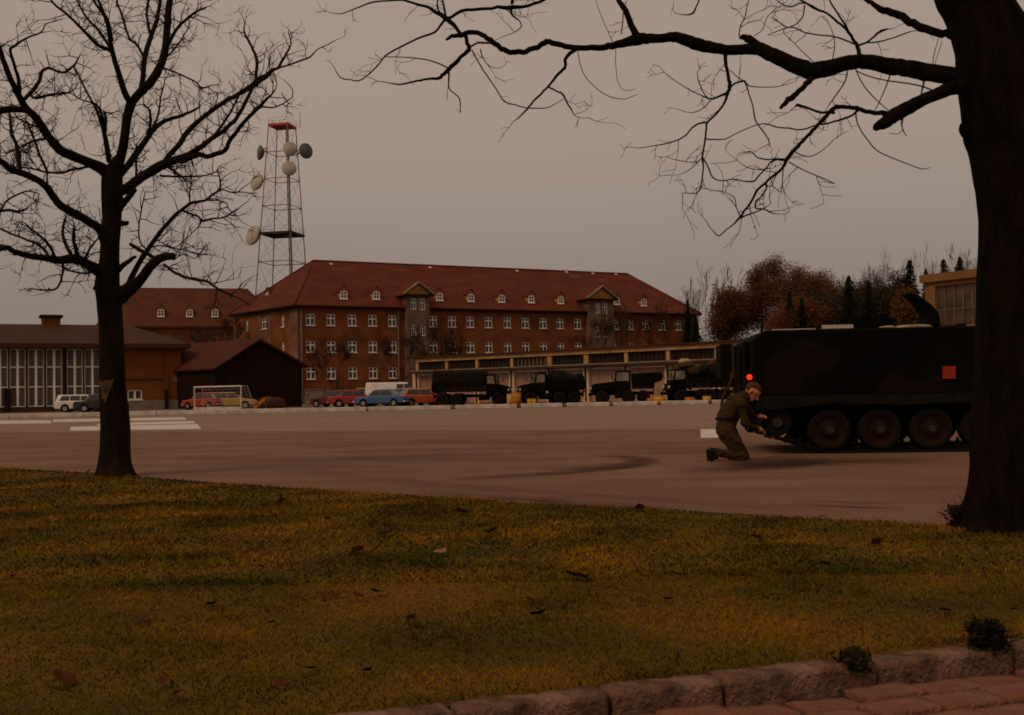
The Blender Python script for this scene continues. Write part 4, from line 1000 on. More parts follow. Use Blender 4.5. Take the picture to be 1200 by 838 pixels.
# ------------------------------------------------------------------ drums and small things by the trucks
def drum(label, px, d, m, h=.62, r=.26):
    t = thing('drum', label, 'drum', pl(px, d), 0, 'orange and yellow drums along the far kerb')
    mb = MB(); mb.cyl((0, 0, 0), (0, 0, h), r, 16); mb.build('shell', m, t)
    mb = MB()
    for z in (h * .03, h * .35, h * .66, h * .97): mb.cyl((0, 0, z - .015), (0, 0, z + .015), r + .012, 16)
    mb.build('hoop', m, t); mb = MB(); mb.cyl((r * .5, 0, h), (r * .5, 0, h + .025), .04, 8); mb.build('bung', 'steel_dark', t)
drum('tall orange drum between the two left trucks', 605, 76, 'orange_paint', .95, .32)
drum('pale drum touching the tall orange drum', 598, 76.5, 'ochre_pale', .85, .24)
drum('left one of two small yellow drums under the truck with the crane', 620.5, 75.5, 'yellow_paint', .5, .16)
drum('right one of two small yellow drums under the truck with the crane', 625.5, 75.5, 'yellow_paint', .5, .16)
drum('yellow drum right of the dump body truck', 773, 74, 'yellow_paint', .52, .42)
drum('dull orange drum just right of the dump body truck', 764, 75, 'orange_paint', .40, .36)
drum('dull orange drum under the truck with kit bundles', 808, 73, 'orange_paint', .42, .32)
drum('yellow drum under the truck with kit bundles', 828, 73, 'yellow_paint', .48, .28)
cw = thing('concrete_wall', 'low pale concrete wall between the barn and the dark red car', 'wall', pl(368, 108), .2)
for k in range(2): mb = MB(); mb.bb((-.85 + .86 * k, -.15, 0), (-.85 + .86 * k + .845, .15, 1.5)); bevel(mb.build('panel', 'plinth', cw), .03)
mb = MB(); mb.bb((-.9, -.2, 1.505), (.92, .2, 1.6)); mb.build('coping', 'plinth', cw)
hp_ = thing('covered_heap', 'brown tarpaulin covered heap in front of the barn', 'heap', pl(318, 95), .1)
lumpy(hp_, 'tarpaulin', (0, 0, .35), (1.25, .9, .62), 'tarp_brown', 9)
mb = MB(); mb.tube([(1.1, -.5, .1), (.4, -.7, .6), (-.4, -.6, .85), (-1.0, -.5, .2)], .02, 4); mb.build('rope', 'orange_paint', hp_)
pk = thing('orange_board', 'orange board leaning on the left of the covered heap', 'board', pl(304, 93.5), 0)
mb = MB(); mb.box((0, 0, .42), (1.15, .06, .28), Matrix.Rotation(-.65, 3, 'Y')); mb.build('board', 'orange_paint', pk)
mb = MB(); mb.bar((.3, .05, .65), (.45, .5, 0), .06); mb.build('strut', 'orange_paint', pk)
# ------------------------------------------------------------------ tracked carrier
PR = gp(884, 532.8); AY = rad(-5.0) 
apc = thing('tracked_carrier', 'dark camouflaged tracked personnel carrier with a red marking plate, parked by the right tree', 'armoured carrier', (PR.x, PR.y, 0), AY)
mat('strip_tan', (.085, .055, .03), .9, (.05, .03, .018), 3)
# local: x forward (towards the right), y = 0 near side, y = 2.6 far side, rear at x = 0
WD = 2.6
mb = MB(); mb.prism([(.0, .90), (.03, 1.72), (.20, 1.845), (3.95, 1.845), (4.86, 1.22), (4.62, .95), (4.5, .90)], .02, WD - .02); hull = bevel(mb.build('hull', 'camo', apc), .035, 2)
mb = MB(); mb.prism([(.08, .45), (.04, .91), (4.5, .91), (4.66, .75), (4.3, .42)], .42, WD - .42); mb.build('lower_hull', 'camo', apc)
mb = MB(); mb.bb((-.06, .45, .60), (-.005, WD - .45, 1.70)); ramp = bevel(mb.build('rear_ramp', 'camo', apc), .02)
mb = MB(); mb.bb((-.09, .75, .95), (-.062, 1.5, 1.60)); mb.build('ramp_door', 'camo', ramp)
mb = MB(); mb.bb((-.30, 1.60, 1.15), (-.10, 2.48, 1.72)); sb = bevel(mb.build('stowage_bin', 'army_green', apc), .03)
mb = MB(); mb.bb((-.13, 1.50, 1.16), (-.095, 1.548, 1.72)); mb.build('pale_strip', 'strip_tan', apc)  # narrow upright strip beside the bin, paler than the hull
mb = MB(); mb.prism([(0.02, .66), (0.1, .9), (4.4, .9), (4.5, .72), (4.2, .70), (3.2, .74), (2.2, .70), (1.2, .75), (.5, .68)], -.02, .0); mb.build('track_skirt', 'rubber', apc)
mb = MB(); mb.prism([(0.02, .66), (0.1, .9), (4.4, .9), (4.5, .72), (.5, .68)], WD, WD + .02); mb.build('track_skirt', 'rubber', apc)
mb = MB(); mb.bb((.1, -.035, .885), (4.35, .018, .935)); mb.build('side_rail', 'camo_rail', apc) if False else mb.build('side_rail', 'camo', apc)
RWX = [1.12 + .735 * i for i in range(5)]; RR = .305
IDL = (.36, .47, .215); SPR = (4.52, .55, .25)
def road_wheel(y, s):
    for x in RWX:
        wl = place('road_wheel', None, None, apc, (x, y, RR + .045))
        for yy in (-.09, .09):
            mb = MB(); prof = [(-.05, RR * .84), (-.05, RR * .97), (-.04, RR), (.04, RR), (.05, RR * .97), (.05, RR * .84)]; n = 28; vs = []; fs = []
            for yv, r in prof:
                for k in range(n): g_ = 2 * math.pi * k / n; vs.append((r * math.cos(g_), yy + yv, r * math.sin(g_)))
            for i in range(5):
                for k in range(n): fs.append((i * n + k, (i + 1) * n + k, (i + 1) * n + (k + 1) % n, i * n + (k + 1) % n))
            mb.add(vs, fs, True); mb.build('tyre', 'rubber', wl)
        mb = MB()
        for yy in (-.09, .09):
            n = 28; vs = []; fs = []; pr = [(RR * .845, yy + s * .04), (RR * .70, yy + s * .046), (RR * .62, yy + s * .0), (RR * .34, yy + s * .01), (RR * .30, yy + s * .05), (0, yy + s * .055)]
            for r, yv in pr:
                for k in range(n): g_ = 2 * math.pi * k / n; vs.append((r * math.cos(g_), yv, r * math.sin(g_)))
            for i in range(len(pr) - 1):
                for k in range(n): fs.append((i * n + k, i * n + (k + 1) % n, (i + 1) * n + (k + 1) % n, (i + 1) * n + k))
            mb.add(vs, fs, True)
        mb.build('disc', 'rim_dust', wl)
        mb = MB(); mb.cyl((0, s * .13, 0), (0, s * .175, 0), .055, 12)
        for k in range(10): g_ = 2 * math.pi * k / 10; mb.cyl((.075 * math.cos(g_), s * .14, .075 * math.sin(g_)), (.075 * math.cos(g_), s * .165, .075 * math.sin(g_)), .012, 6)
        mb.build('hub', 'steel_dark', wl)
for y, s in ((.20, -1), (WD - .20, 1)):
    road_wheel(y, s)
    for nm, (x, z, r) in (('idler', IDL), ('sprocket', SPR)):
        wl = place(nm, None, None, apc, (x, y, z)); mb = MB()
        for yy in (-.09, .09): mb.cyl((0, yy - .03, 0), (0, yy + .03, 0), r * .95, 22)
        mb.build('rim', 'rubber', wl); mb = MB(); mb.cyl((0, -.15, 0), (0, .15, 0), r * .35, 12); mb.build('hub', 'steel_dark', wl)
        if nm == 'sprocket':
            mb = MB()
            for k in range(11): g_ = 2 * math.pi * k / 11; mb.box((r * math.cos(g_), s * .09, r * math.sin(g_)), (.06, .04, .06), Matrix.Rotation(-g_, 3, 'Y'))
            mb.build('teeth', 'steel_dark', wl)
# track path as a closed curve of links (the lower rear run hangs slack)
def arc(cx, cz, r, a0, a1, n=10): return [(cx + r * math.cos(a0 + (a1 - a0) * i / n), cz + r * math.sin(a0 + (a1 - a0) * i / n)) for i in range(n + 1)]
pth = [(RWX[0] - .02, .022)] + [(x, .022) for x in np.linspace(RWX[0] + .1, RWX[-1], 20)] + arc(SPR[0], SPR[1], SPR[2] + .02, rad(-60), rad(95), 12)
for x in np.linspace(4.4, .5, 24): pth.append((x, .76 - .05 * abs(math.sin((x - .4) / .735 * math.pi))))
pth += arc(IDL[0], IDL[1], IDL[2] + .02, rad(95), rad(235), 12)
pth += [(.62, .19), (.85, .085)]
P_ = [Vector((a, b)) for a, b in pth]; P_.append(P_[0]); cum = [0]
for i in range(len(P_) - 1): cum.append(cum[-1] + (P_[i + 1] - P_[i]).length)
def pt(s):
    s %= cum[-1]
    for i in range(len(P_) - 1):
        if cum[i + 1] >= s: f_ = (s - cum[i]) / max(1e-9, cum[i + 1] - cum[i]); return P_[i].lerp(P_[i + 1], f_), (P_[i + 1] - P_[i]).normalized()
    return P_[-1], (P_[-1] - P_[-2]).normalized()
mb = MB(); mb.box((0, 0, 0), (.128, .38, .03)); mb.box((0, -.1, -.026), (.075, .15, .022)); mb.box((0, .1, -.026), (.075, .15, .022)); mb.cyl((.07, -.19, 0), (.07, .19, 0), .017, 6); mb.prism([(-.03, .015), (.03, .015), (.012, .085), (-.012, .085)], -.02, .02)
lk = mb.mesh('track_link'); nl = int(round(cum[-1] / .15))
for y in (.20, WD - .20):
    for i in range(nl):
        p, d = pt(cum[-1] * i / nl); o = place('track_link', lk, 'rubber', apc, (p.x, y, p.y)); o.rotation_euler = (0, -math.atan2(d.y, d.x), 0)
def on_side(px, py):
    y = PR.y; p = None
    for _ in range(6):
        p = at(px, py, y); l = Matrix.Rotation(-AY, 3, 'Z') @ (p - PR); y = PR.y + math.sin(AY) * l.x
    return l.x, p.z
x, z = on_side(1112, 436.5); mb = MB(); mb.bb((x - .09, -.022, z - .092), (x + .09, .014, z + .092)); mb.build('marking_plate', 'sign_red', apc)
tl = Matrix.Rotation(-AY, 3, 'Z') @ (at(887.5, 442, PR.y + .25) - PR)
mb = MB(); mb.bb((-.05, .10, tl.z - .09), (.015, .36, tl.z + .09)); lb = mb.build('lamp_housing', 'army_green', apc)
mb = MB(); mb.ball((-.03, .10, tl.z), .043, 14, 8, (1, 1, 1)); mb.build('tail_light', 'tail_red', apc)
# roof fittings
mb = MB(); mb.bb((1.05, .15, 1.845), (1.50, .22, 1.90)); mb.build('stowed_pole', 'pale_lens', apc, (.02, 0, .012))
mb = MB(); mb.bb((.32, .06, 1.847), (.95, .16, 1.862)); mb.build('grab_rail', 'worn_paint', apc)
mb = MB(); mb.cyl((1.95, 1.1, 1.846), (1.95, 1.1, 1.98), .42, 24); cup = mb.build('cupola', 'camo', apc)
for k in range(6): g_ = math.pi * 2 * k / 6; mb = MB(); mb.box((1.95 + .36 * math.cos(g_), 1.1 + .36 * math.sin(g_), 2.0), (.14, .14, .07), Matrix.Rotation(g_, 3, 'Z')); mb.build('vision_block', 'camo', cup)
mb = MB(); mb.bb((1.55, .4, 1.846), (1.85, .75, 1.93)); mb.build('periscope', 'camo', apc)
lumpy(apc, 'kit_roll', (2.45, .35, 1.865), (.26, .10, .035), 'pale_cloth', 51); lumpy(apc, 'kit_roll', (2.05, .25, 1.86), (.12, .07, .025), 'pale_cloth', 52); lumpy(apc, 'kit_roll', (2.95, .3, 1.865), (.14, .08, .03), 'tarp_brown', 53)
# open cargo hatch standing up, a curved plate
hx, _ = on_side(1097, 376); vs = []; fs = []; n = 8
for i in range(n + 1):
    t = i / n; xx = hx + .05 - .28 * t ** 1.3 + .12 * math.sin(math.pi * t); zz = 1.85 + .54 * t
    for yy in (.35, 1.0):
        for dx in (-.05, .05): vs.append((xx + dx * 1.5 * (1.15 - t * .6), yy + (.1 * t if yy < .6 else -.1 * t), zz))
for i in range(n):
    a = i * 4; b = a + 4; fs += [(a, a + 2, b + 2, b), (a + 1, b + 1, b + 3, a + 3), (a, b, b + 1, a + 1), (a + 2, a + 3, b + 3, b + 2)]
fs += [(0, 1, 3, 2), (n * 4, n * 4 + 2, n * 4 + 3, n * 4 + 1)]
mb = MB(); mb.add(vs, fs, True); mb.build('hatch_cover', 'camo', apc)
mb = MB(); mb.bb((hx - .1, .4, 1.846), (hx + .55, 1.2, 1.90)); mb.build('hatch_frame', 'camo', apc)
mb = MB(); mb.tube([(.45, 2.2, 1.84), (.45, 2.2, 2.05), (.46, 2.2, 2.12)], .02, 6); mb.build('aerial_base', 'army_green', apc)
pts = []
for px, py in ((858, 437), (857, 446), (853, 455), (848, 464), (846, 472), (845.5, 486), (846, 500)):
    q = Matrix.Rotation(-AY, 3, 'Z') @ (at(px, py, PR.y + 1.2) - PR); pts.append((q.x, q.y, q.z))
mb = MB(); mb.tube(pts, .028, 6); mb.build('tow_cable', 'tarp_brown', apc)
for xx in (.9, 2.1, 3.3): mb = MB(); mb.cyl((xx, -.02, 1.55), (xx, .02, 1.55), .03, 8); mb.build('tie_down', 'camo', apc)
# ------------------------------------------------------------------ kneeling soldier
S0 = Vector((gp(860, 541).x, gp(860, 541).y, 0)); SY = S0.y; SCL = SY / F
def sp_(px, py, dy): q = at(px, py, SY + dy); return Vector((q.x - S0.x, q.y - S0.y, q.z))
man = thing('person', 'soldier kneeling at the end of the carrier track in an olive jumper and brown trousers', 'person', S0, 0)
J = dict(hip=sp_(851, 503, .22), waist=sp_(852, 489, .24), chest=sp_(863, 474, .26), neck=sp_(873, 465, .27), head=sp_(882, 460, .25),
  hipR=sp_(851, 507, .12), kneeR=sp_(869, 535.5, .05), ankR=sp_(839, 530, .07), toeR=sp_(834.5, 538.5, .07), heelR=sp_(833.5, 528, .07),
  hipL=sp_(853, 506, .34), kneeL=sp_(878, 517, .52), ankL=sp_(866, 536, .55), toeL=sp_(880, 539, .58),
  shR=sp_(868, 474, .10), elR=sp_(874, 497, .05), wrR=sp_(887, 502.5, .16), hdR=sp_(891, 503.5, .19),
  shL=sp_(872, 472, .44), elL=sp_(882, 489, .50), wrL=sp_(888, 489, .42), hdL=sp_(891, 488, .40))
# both knees rest on the ground
J['kneeL'] = sp_(872, 536, .42); J['ankL'] = sp_(843, 531, .45); J['toeL'] = sp_(839, 538.5, .45); J['heelL'] = sp_(838, 529, .45)
cap = []    # (a, b, ra, rb, material)
def cp(a, b, ra, rb, m): cap.append((Vector(a), Vector(b), ra, rb, m))
cp(J['hip'], J['waist'], .145, .135, 'T'); cp(J['waist'], J['chest'], .14, .155, 'K'); cp(J['chest'], J['neck'], .15, .09, 'K')
cp(J['shR'], J['shL'], .085, .085, 'K'); cp(J['neck'], J['head'] + Vector((-.02, 0, -.04)), .058, .058, 'S')
for s in 'RL':
    cp(J['hip' + s], J['knee' + s], .122, .080, 'T'); cp(J['knee' + s], J['ank' + s], .070, .052, 'T'); cp(J['ank' + s], J['heel' + s], .052, .045, 'B'); cp(J['heel' + s], J['toe' + s], .045, .036, 'B')
    cp(J['sh' + s], J['el' + s], .062, .048, 'K'); cp(J['el' + s], J['wr' + s], .046, .032, 'K'); cp(J['wr' + s], J['hd' + s], .026, .036, 'S')
hd = J['head']; fw = Vector((.66, -.34, -.67)).normalized(); upv = (Vector((.35, 0, .94)) - fw * fw.dot(Vector((.35, 0, .94)))).normalized(); sd = fw.cross(upv)
def hl(f, u, s=0.): return hd + fw * f + upv * u + sd * s
cp(hl(-.015, .02), hl(.01, .03), .095, .088, 'S'); cp(hl(.035, -.05), hl(.045, -.075), .062, .045, 'S')
cp(hl(.088, .0), hl(.112, -.03), .011, .016, 'S'); cp(hl(.07, -.062, -.02), hl(.07, -.062, .02), .014, .014, 'S')
for s in (-1, 1):
    cp(hl(-.005, .015, s * .09), hl(-.01, -.02, s * .085), .018, .014, 'S'); cp(hl(.075, .025, s * .032), hl(.08, .027, s * .032), .012, .011, 'S')
def hand(c, d, up, s):
    d = d.normalized(); sdv = d.cross(up).normalized(); nn = sdv.cross(d)
    for k, (o_, l_) in enumerate(((-.03, .062), (-.01, .074), (.01, .07), (.03, .055))):
        a = c + d * .025 + sdv * o_; b = a + d * l_ * .5 - nn * .008; e = b + d * l_ * .32 - nn * (.03 + .004 * k)
        cp(a, b, .0095, .009, 'S'); cp(b, e, .009, .0075, 'S')
    t0 = c - d * .02 + sdv * (-.036 * s); t1 = t0 + d * .035 + sdv * (-.018 * s) - nn * .01; t2 = t1 + d * .03 - nn * .02
    cp(t0, t1, .012, .010, 'S'); cp(t1, t2, .010, .008, 'S')
hand(J['hdR'], J['hdR'] - J['wrR'], Vector((0, 0, 1)), 1); hand(J['hdL'], J['hdL'] - J['wrL'], Vector((0, 0, 1)), -1)
def capsule(mb, a, b, ra, rb, n=12):
    d = b - a; L_ = d.length
    q = d.to_track_quat('Z', 'Y').to_matrix() if L_ > 1e-6 else Matrix.Identity(3); vs = []; fs = []; rings = []
    for i in range(5): th = math.pi / 2 * i / 4; rings.append((-ra * math.cos(th), ra * math.sin(th)))
    for i in range(5): th = math.pi / 2 * i / 4; rings.append((L_ + rb * math.sin(th), rb * math.cos(th)))
    for z, r in rings:
        for k in range(n): g_ = 2 * math.pi * k / n; vs.append(a + q @ Vector((max(r, .0004) * math.cos(g_), max(r, .0004) * math.sin(g_), z)))
    for i in range(9):
        for k in range(n): fs.append((i * n + k, i * n + (k + 1) % n, (i + 1) * n + (k + 1) % n, (i + 1) * n + k))
    fs.append(tuple(range(n))[::-1]); fs.append(tuple(9 * n + k for k in range(n))); mb.add(vs, fs, True)
mb = MB()
for a, b, ra, rb, m in cap: capsule(mb, a, b, ra, rb)
raw = mb.build('raw', None); rm = raw.modifiers.new('r', 'REMESH'); rm.mode = 'VOXEL'; rm.voxel_size = .0075
smo = raw.modifiers.new('s', 'SMOOTH'); smo.factor = .5; smo.iterations = 2
dg = bpy.context.evaluated_depsgraph_get(); me = bpy.data.meshes.new_from_object(raw.evaluated_get(dg)); bpy.data.objects.remove(raw); me.name = 'body'
for n_ in ('khaki', 'trouser', 'skin', 'boot'): me.materials.append(MATS[n_])
co = np.empty(len(me.polygons) * 3, np.float32); me.polygons.foreach_get('center', co); co = co.reshape(-1, 3)
best = np.full(len(co), 1e9); idx = np.zeros(len(co), np.int32)
for a, b, ra, rb, m in cap:
    A_, B_ = np.array(a), np.array(b); d = B_ - A_; t = ((co - A_) @ d / max(1e-9, d @ d)).clip(0, 1); ds = np.linalg.norm(co - (A_ + t[:, None] * d), axis=1) - (ra + (rb - ra) * t)
    k = ds < best; best[k] = ds[k]; idx[k] = 'KTSB'.index(m)
vi = np.zeros(len(me.vertices), bool)
for p_, k_ in zip(me.polygons, idx):
    if k_ < 2:
        for v_ in p_.vertices: vi[v_] = True
vn = [v.normal.copy() for v in me.vertices]
for v in me.vertices:                                   # cloth folds
    if vi[v.index]:
        c_ = v.co; f1 = noise.noise((c_.x * 14 + c_.z * 9, c_.y * 10, c_.z * 16 - c_.x * 7)); f2 = noise.noise((c_.x * 34, c_.y * 30, c_.z * 40 + 5))
        v.co = c_ + vn[v.index] * (.011 * (1 - abs(f1) * 2.4) - .004 + .004 * f2)
me.polygons.foreach_set('material_index', idx); me.polygons.foreach_set('use_smooth', np.ones(len(idx), bool)); me.update()
ob = bpy.data.objects.new('body', me); COL.objects.link(ob); ob.parent = man
mb = MB()
vsb = MB(); vsb.ball((0, 0, 0), 1, 20, 14)
q = Matrix((fw, sd, upv)).transposed()
hv = []
for v in vsb.v:
    p = Vector(v); r = .102 * (1 + .06 * noise.noise(p * 4)); hv.append(hl(-.018, .03) + q @ (Vector((p.x * r, p.y * r * .96, p.z * r))))
hf = []
for f in vsb.f:
    c = sum((Vector(vsb.v[i]) for i in f), Vector()) / len(f)
    if c.z > .30 + .25 * max(0, c.x) or c.x < -.30 and c.z > -.45: hf.append(f)
mb.add(hv, hf, True); o = mb.build('hair', 'hair', man); o.modifiers.new('t', 'SOLIDIFY').thickness = .012
mb = MB()
for i in range(15):
    g_ = 2 * math.pi * i / 14; 
ax = (J['waist'] - J['hip']).normalized(); bx_ = ax.orthogonal().normalized(); by_ = ax.cross(bx_); c = J['hip'].lerp(J['waist'], .8)
mb.tube([c + (bx_ * math.cos(2 * math.pi * i / 20) + by_ * math.sin(2 * math.pi * i / 20)) * .150 for i in range(21)], .016, 6, cap=False); mb.build('belt', 'boot', man)

# collar, cuffs, pocket and boot soles
def ring(p, ax, r, t, name, m):
    ax = ax.normalized(); u = ax.orthogonal().normalized(); v_ = ax.cross(u); mb = MB(); mb.tube([p + (u * math.cos(2 * math.pi * i / 16) + v_ * math.sin(2 * math.pi * i / 16)) * r for i in range(17)], t, 6, cap=False); mb.build(name, m, man)
ring(J['neck'].lerp(J['head'], .12), J['head'] - J['neck'], .074, .016, 'collar', 'khaki')
for s_ in 'RL': ring(J['wr' + s_].lerp(J['el' + s_], .12), J['wr' + s_] - J['el' + s_], .040, .009, 'cuff', 'khaki')
for s_ in 'RL':
    a_, b_ = J['heel' + s_], J['toe' + s_]; d_ = (b_ - a_).normalized(); mb = MB(); mb.box((a_ + b_) / 2 + Vector((-.034, 0, 0)), (.02, .07, (b_ - a_).length + .035), d_.to_track_quat('Z', 'Y').to_matrix()); mb.build('boot_sole', 'rubber', man)
pp = J['hip'].lerp(J['knee' + 'R'], .35); mb = MB(); dd_ = (J['kneeR'] - J['hip']).normalized(); mb.box(pp + Vector((.02, -.185, .02)), (.13, .02, .15), dd_.to_track_quat('Z', 'Y').to_matrix()); bevel(mb.build('pocket', 'trouser', man), .008)
# ------------------------------------------------------------------ traced trees
def smooth(pts, k=3, wob=0., rg=None):
    P = [Vector(p) for p in pts]; out = []
    for i in range(len(P) - 1):
        p0 = P[max(i - 1, 0)]; p1 = P[i]; p2 = P[i + 1]; p3 = P[min(i + 2, len(P) - 1)]
        for j in range(k):
            t = j / k; q = .5 * ((2 * p1) + (p2 - p0) * t + (2 * p0 - 5 * p1 + 4 * p2 - p3) * t * t + (3 * p1 - p0 - 3 * p2 + p3) * t ** 3)
            if wob and rg: q = q + Vector((rg.uniform(-1, 1), rg.uniform(-1, 1), rg.uniform(-1, 1), 0)[:len(q)]) * wob
            out.append(q)
    out.append(P[-1]); return out
def twig(mb, p, d, ln, r, depth, rg, up=.10, wig=.22, n=3, spawn=(2, 4)):
    seg = 4 if ln > .25 else 3; pts = [p.copy()]; rs = [r]; q = p.copy(); d = d.normalized(); kids = []
    for i in range(seg):
        d = (d + Vector((rg.gauss(0, wig), rg.gauss(0, wig), rg.gauss(0, wig) + up))).normalized()
        q = q + d * ln / seg; pts.append(q.copy()); rs.append(max(r * (1 - .75 * (i + 1) / seg), .0018)); kids.append((q.copy(), d.copy()))
    mb.tube(pts, rs, n, cap=False)
    if depth > 0:
        for _ in range(rg.randint(*spawn)):
            q, dd = rg.choice(kids); a = dd.cross(Vector((rg.gauss(0, 1), rg.gauss(0, 1), rg.gauss(0, 1))))
            if a.length < 1e-4: continue
            nd = (dd * rg.uniform(.5, 1.) + a.normalized() * rg.uniform(.5, 1.1))
            twig(mb, q, nd, ln * rg.uniform(.4, .75), r * .62, depth - 1, rg, up, wig, n, spawn)
class Tree:
    def __init__(s, thing_, d, seed, minr):
        s.t = thing_; s.d = d; s.o = thing_.location.copy(); s.rg = random.Random(seed); s.tw = MB(); s.limbs = []; s.minr = minr; s.bark = 'bark'; s.k = 1.; s.paths = []
    def limb(s, pix, y0=0., y1=0., name='branch', m=None, n=7, k=3, rough=.0, twigs=True, cap=True, straight=False):
        N = len(pix); L_ = [0]
        if s.paths:                                     # a limb springs from the depth of the wood it touches
            x_, y_ = pix[0][:2]; dd = [(math.hypot(a - x_, b - y_) - r, y) for pa in s.paths for a, b, r, y in pa]; bd = min(dd)
            if bd[0] < 16: y1 += bd[1] - y0; y0 = bd[1]
        for i in range(1, N): L_.append(L_[-1] + math.hypot(pix[i][0] - pix[i - 1][0], pix[i][1] - pix[i - 1][1]))
        P = []; 
        for i, (a, b, r) in enumerate(pix):
            Y = s.d + y0 + (y1 - y0) * L_[i] / max(L_[-1], 1e-6); p = at(a, b, Y) - s.o; P.append((*p, max(r * (s.k if r < 8 else (1 + s.k) / 2) * Y / F, s.minr)))
        pa = []
        for i in range(N - 1):
            for j in range(6):
                t = j / 6; li = (L_[i] + (L_[i + 1] - L_[i]) * t) / max(L_[-1], 1e-6); pa.append((pix[i][0] + (pix[i + 1][0] - pix[i][0]) * t, pix[i][1] + (pix[i + 1][1] - pix[i][1]) * t, pix[i][2], y0 + (y1 - y0) * li))
        s.paths.append(pa); P4 = [Vector(p) for p in P]; Q = smooth(P4, k)
        pts = [Vector(q[:3]) for q in Q]; rs = [q[3] for q in Q]
        for i in range(1, len(pts) - 1):
            pts[i] += Vector((s.rg.gauss(0, 1), s.rg.gauss(0, 1), s.rg.gauss(0, 1))) * (min(rs[i] * .16, .008) if rs[i] < .03 else .002)
        mb = MB(); mb.tube(pts, [r * (1 + s.rg.uniform(-.025, .03)) for r in rs], n, cap=cap, rough=rough); o = mb.build(name, m or s.bark, s.t)
        if twigs: s.limbs.append((pts, rs))
        return o
    def grow(s, per_m, ln, r, depth, up=.08, start=.15, wig=.22, spawn=(2, 4), end=3):
        for pts, rs in s.limbs:
            tot = sum((pts[i + 1] - pts[i]).length for i in range(len(pts) - 1)); acc = 0
            for i in range(len(pts) - 1):
                sg = (pts[i + 1] - pts[i]); l = sg.length; acc += l
                if acc / tot < start and rs[i] > .03: continue
                k = per_m * l; k = int(k) + (s.rg.random() < k % 1)
                for _ in range(k):
                    a = sg.cross(Vector((s.rg.gauss(0, 1), s.rg.gauss(0, 1), s.rg.gauss(0, 1)))).normalized()
                    twig(s.tw, pts[i] + sg * s.rg.random(), a * 1. + sg.normalized() * s.rg.uniform(.1, .9), s.rg.uniform(*ln), r, depth, s.rg, up, wig, spawn=spawn)
            for _ in range(end):
                e = pts[-1]; dd = (pts[-1] - pts[-2]).normalized()
                if rs[-1] < .02: twig(s.tw, e, dd + Vector((s.rg.gauss(0, .35), s.rg.gauss(0, .35), s.rg.gauss(0, .35))), s.rg.uniform(*ln), r, depth, s.rg, up, wig, spawn=spawn)
    def finish(s, m='twig'):
        o = s.tw.build('twigs', m, s.t); o['kind'] = 'stuff'
def bark_trunk(tree, pix, name='trunk', n=28, m='bark', amp=.012, fr=9, k=6):
    tree.paths.append([(a, b, r, y) for a, b, r, y in pix]); P = [Vector((*(at(a, b, tree.d + y) - tree.o), r * tree.d / F)) for a, b, r, y in pix]; Q = smooth(P, k); vs = []; fs = []
    for q in Q:
        c = Vector(q[:3])
        for j in range(n):
            g_ = 2 * math.pi * j / n; ca, sa = math.cos(g_), math.sin(g_)
            rr_ = q[3] * (1 + .07 * noise.noise((ca * 1.2, sa * 1.2, c.z * .8))); rid = noise.noise((ca * q[3] * fr * 2.2, sa * q[3] * fr * 2.2, c.z * 1.6)) + .5 * noise.noise((ca * q[3] * fr * 5, sa * q[3] * fr * 5, c.z * 3.5))
            rr_ += amp * rid; fl = max(0, 1 - max(c.z, 0) / .42) ** 2; rr_ *= 1 + fl * (.10 + .16 * max(0, math.cos(g_ * 5 + 1.3 * math.sin(g_ * 2)))); vs.append((c.x + ca * rr_, c.y + sa * rr_, c.z))
    for i in range(len(Q) - 1):
        for j in range(n): fs.append((i * n + j, i * n + (j + 1) % n, (i + 1) * n + (j + 1) % n, (i + 1) * n + j))
    fs.append(tuple((len(Q) - 1) * n + j for j in range(n)))
    mb = MB(); mb.add(vs, fs, True); return mb.build(name, m, tree.t)
# ---- left tree
lb_ = gp(137, 558); lt = thing('bare_tree', 'bare tree with a pale bark scar standing at the left edge of the lawn', 'tree', (lb_.x, lb_.y, 0)); T = Tree(lt, lb_.y, 7, .0035); T.k = .80
bark_trunk(T, [(137, 563, 24, 0), (136, 556, 20.5, 0), (135, 540, 18, 0), (135.5, 500, 16.5, 0), (133, 460, 15, 0), (131, 420, 14.2, 0), (129.5, 380, 13.8, 0), (127.5, 350, 14.5, 0), (125.5, 335, 14, 0), (128, 310, 11.5, 0), (130, 280, 10.5, 0), (131, 255, 10.8, 0), (131, 225, 12, 0), (131.5, 205, 11.5, 0), (134, 195, 9, 0), (137, 187, 6.5, 0), (140, 180, 3, 0)], n=32, amp=.010)
for (a, b, c, d_) in ((113, 337, 4.5, 5), (147.5, 262, 4, 4), (127, 345, 10, 0)): pass
T.limb([(120, 337, 5), (113, 337, 4.5), (111, 339, 3)], 0, -.05, 'knot', twigs=False); T.limb([(138, 262, 5), (147, 262, 4), (150, 261, 2.5)], 0, -.05, 'knot', twigs=False)
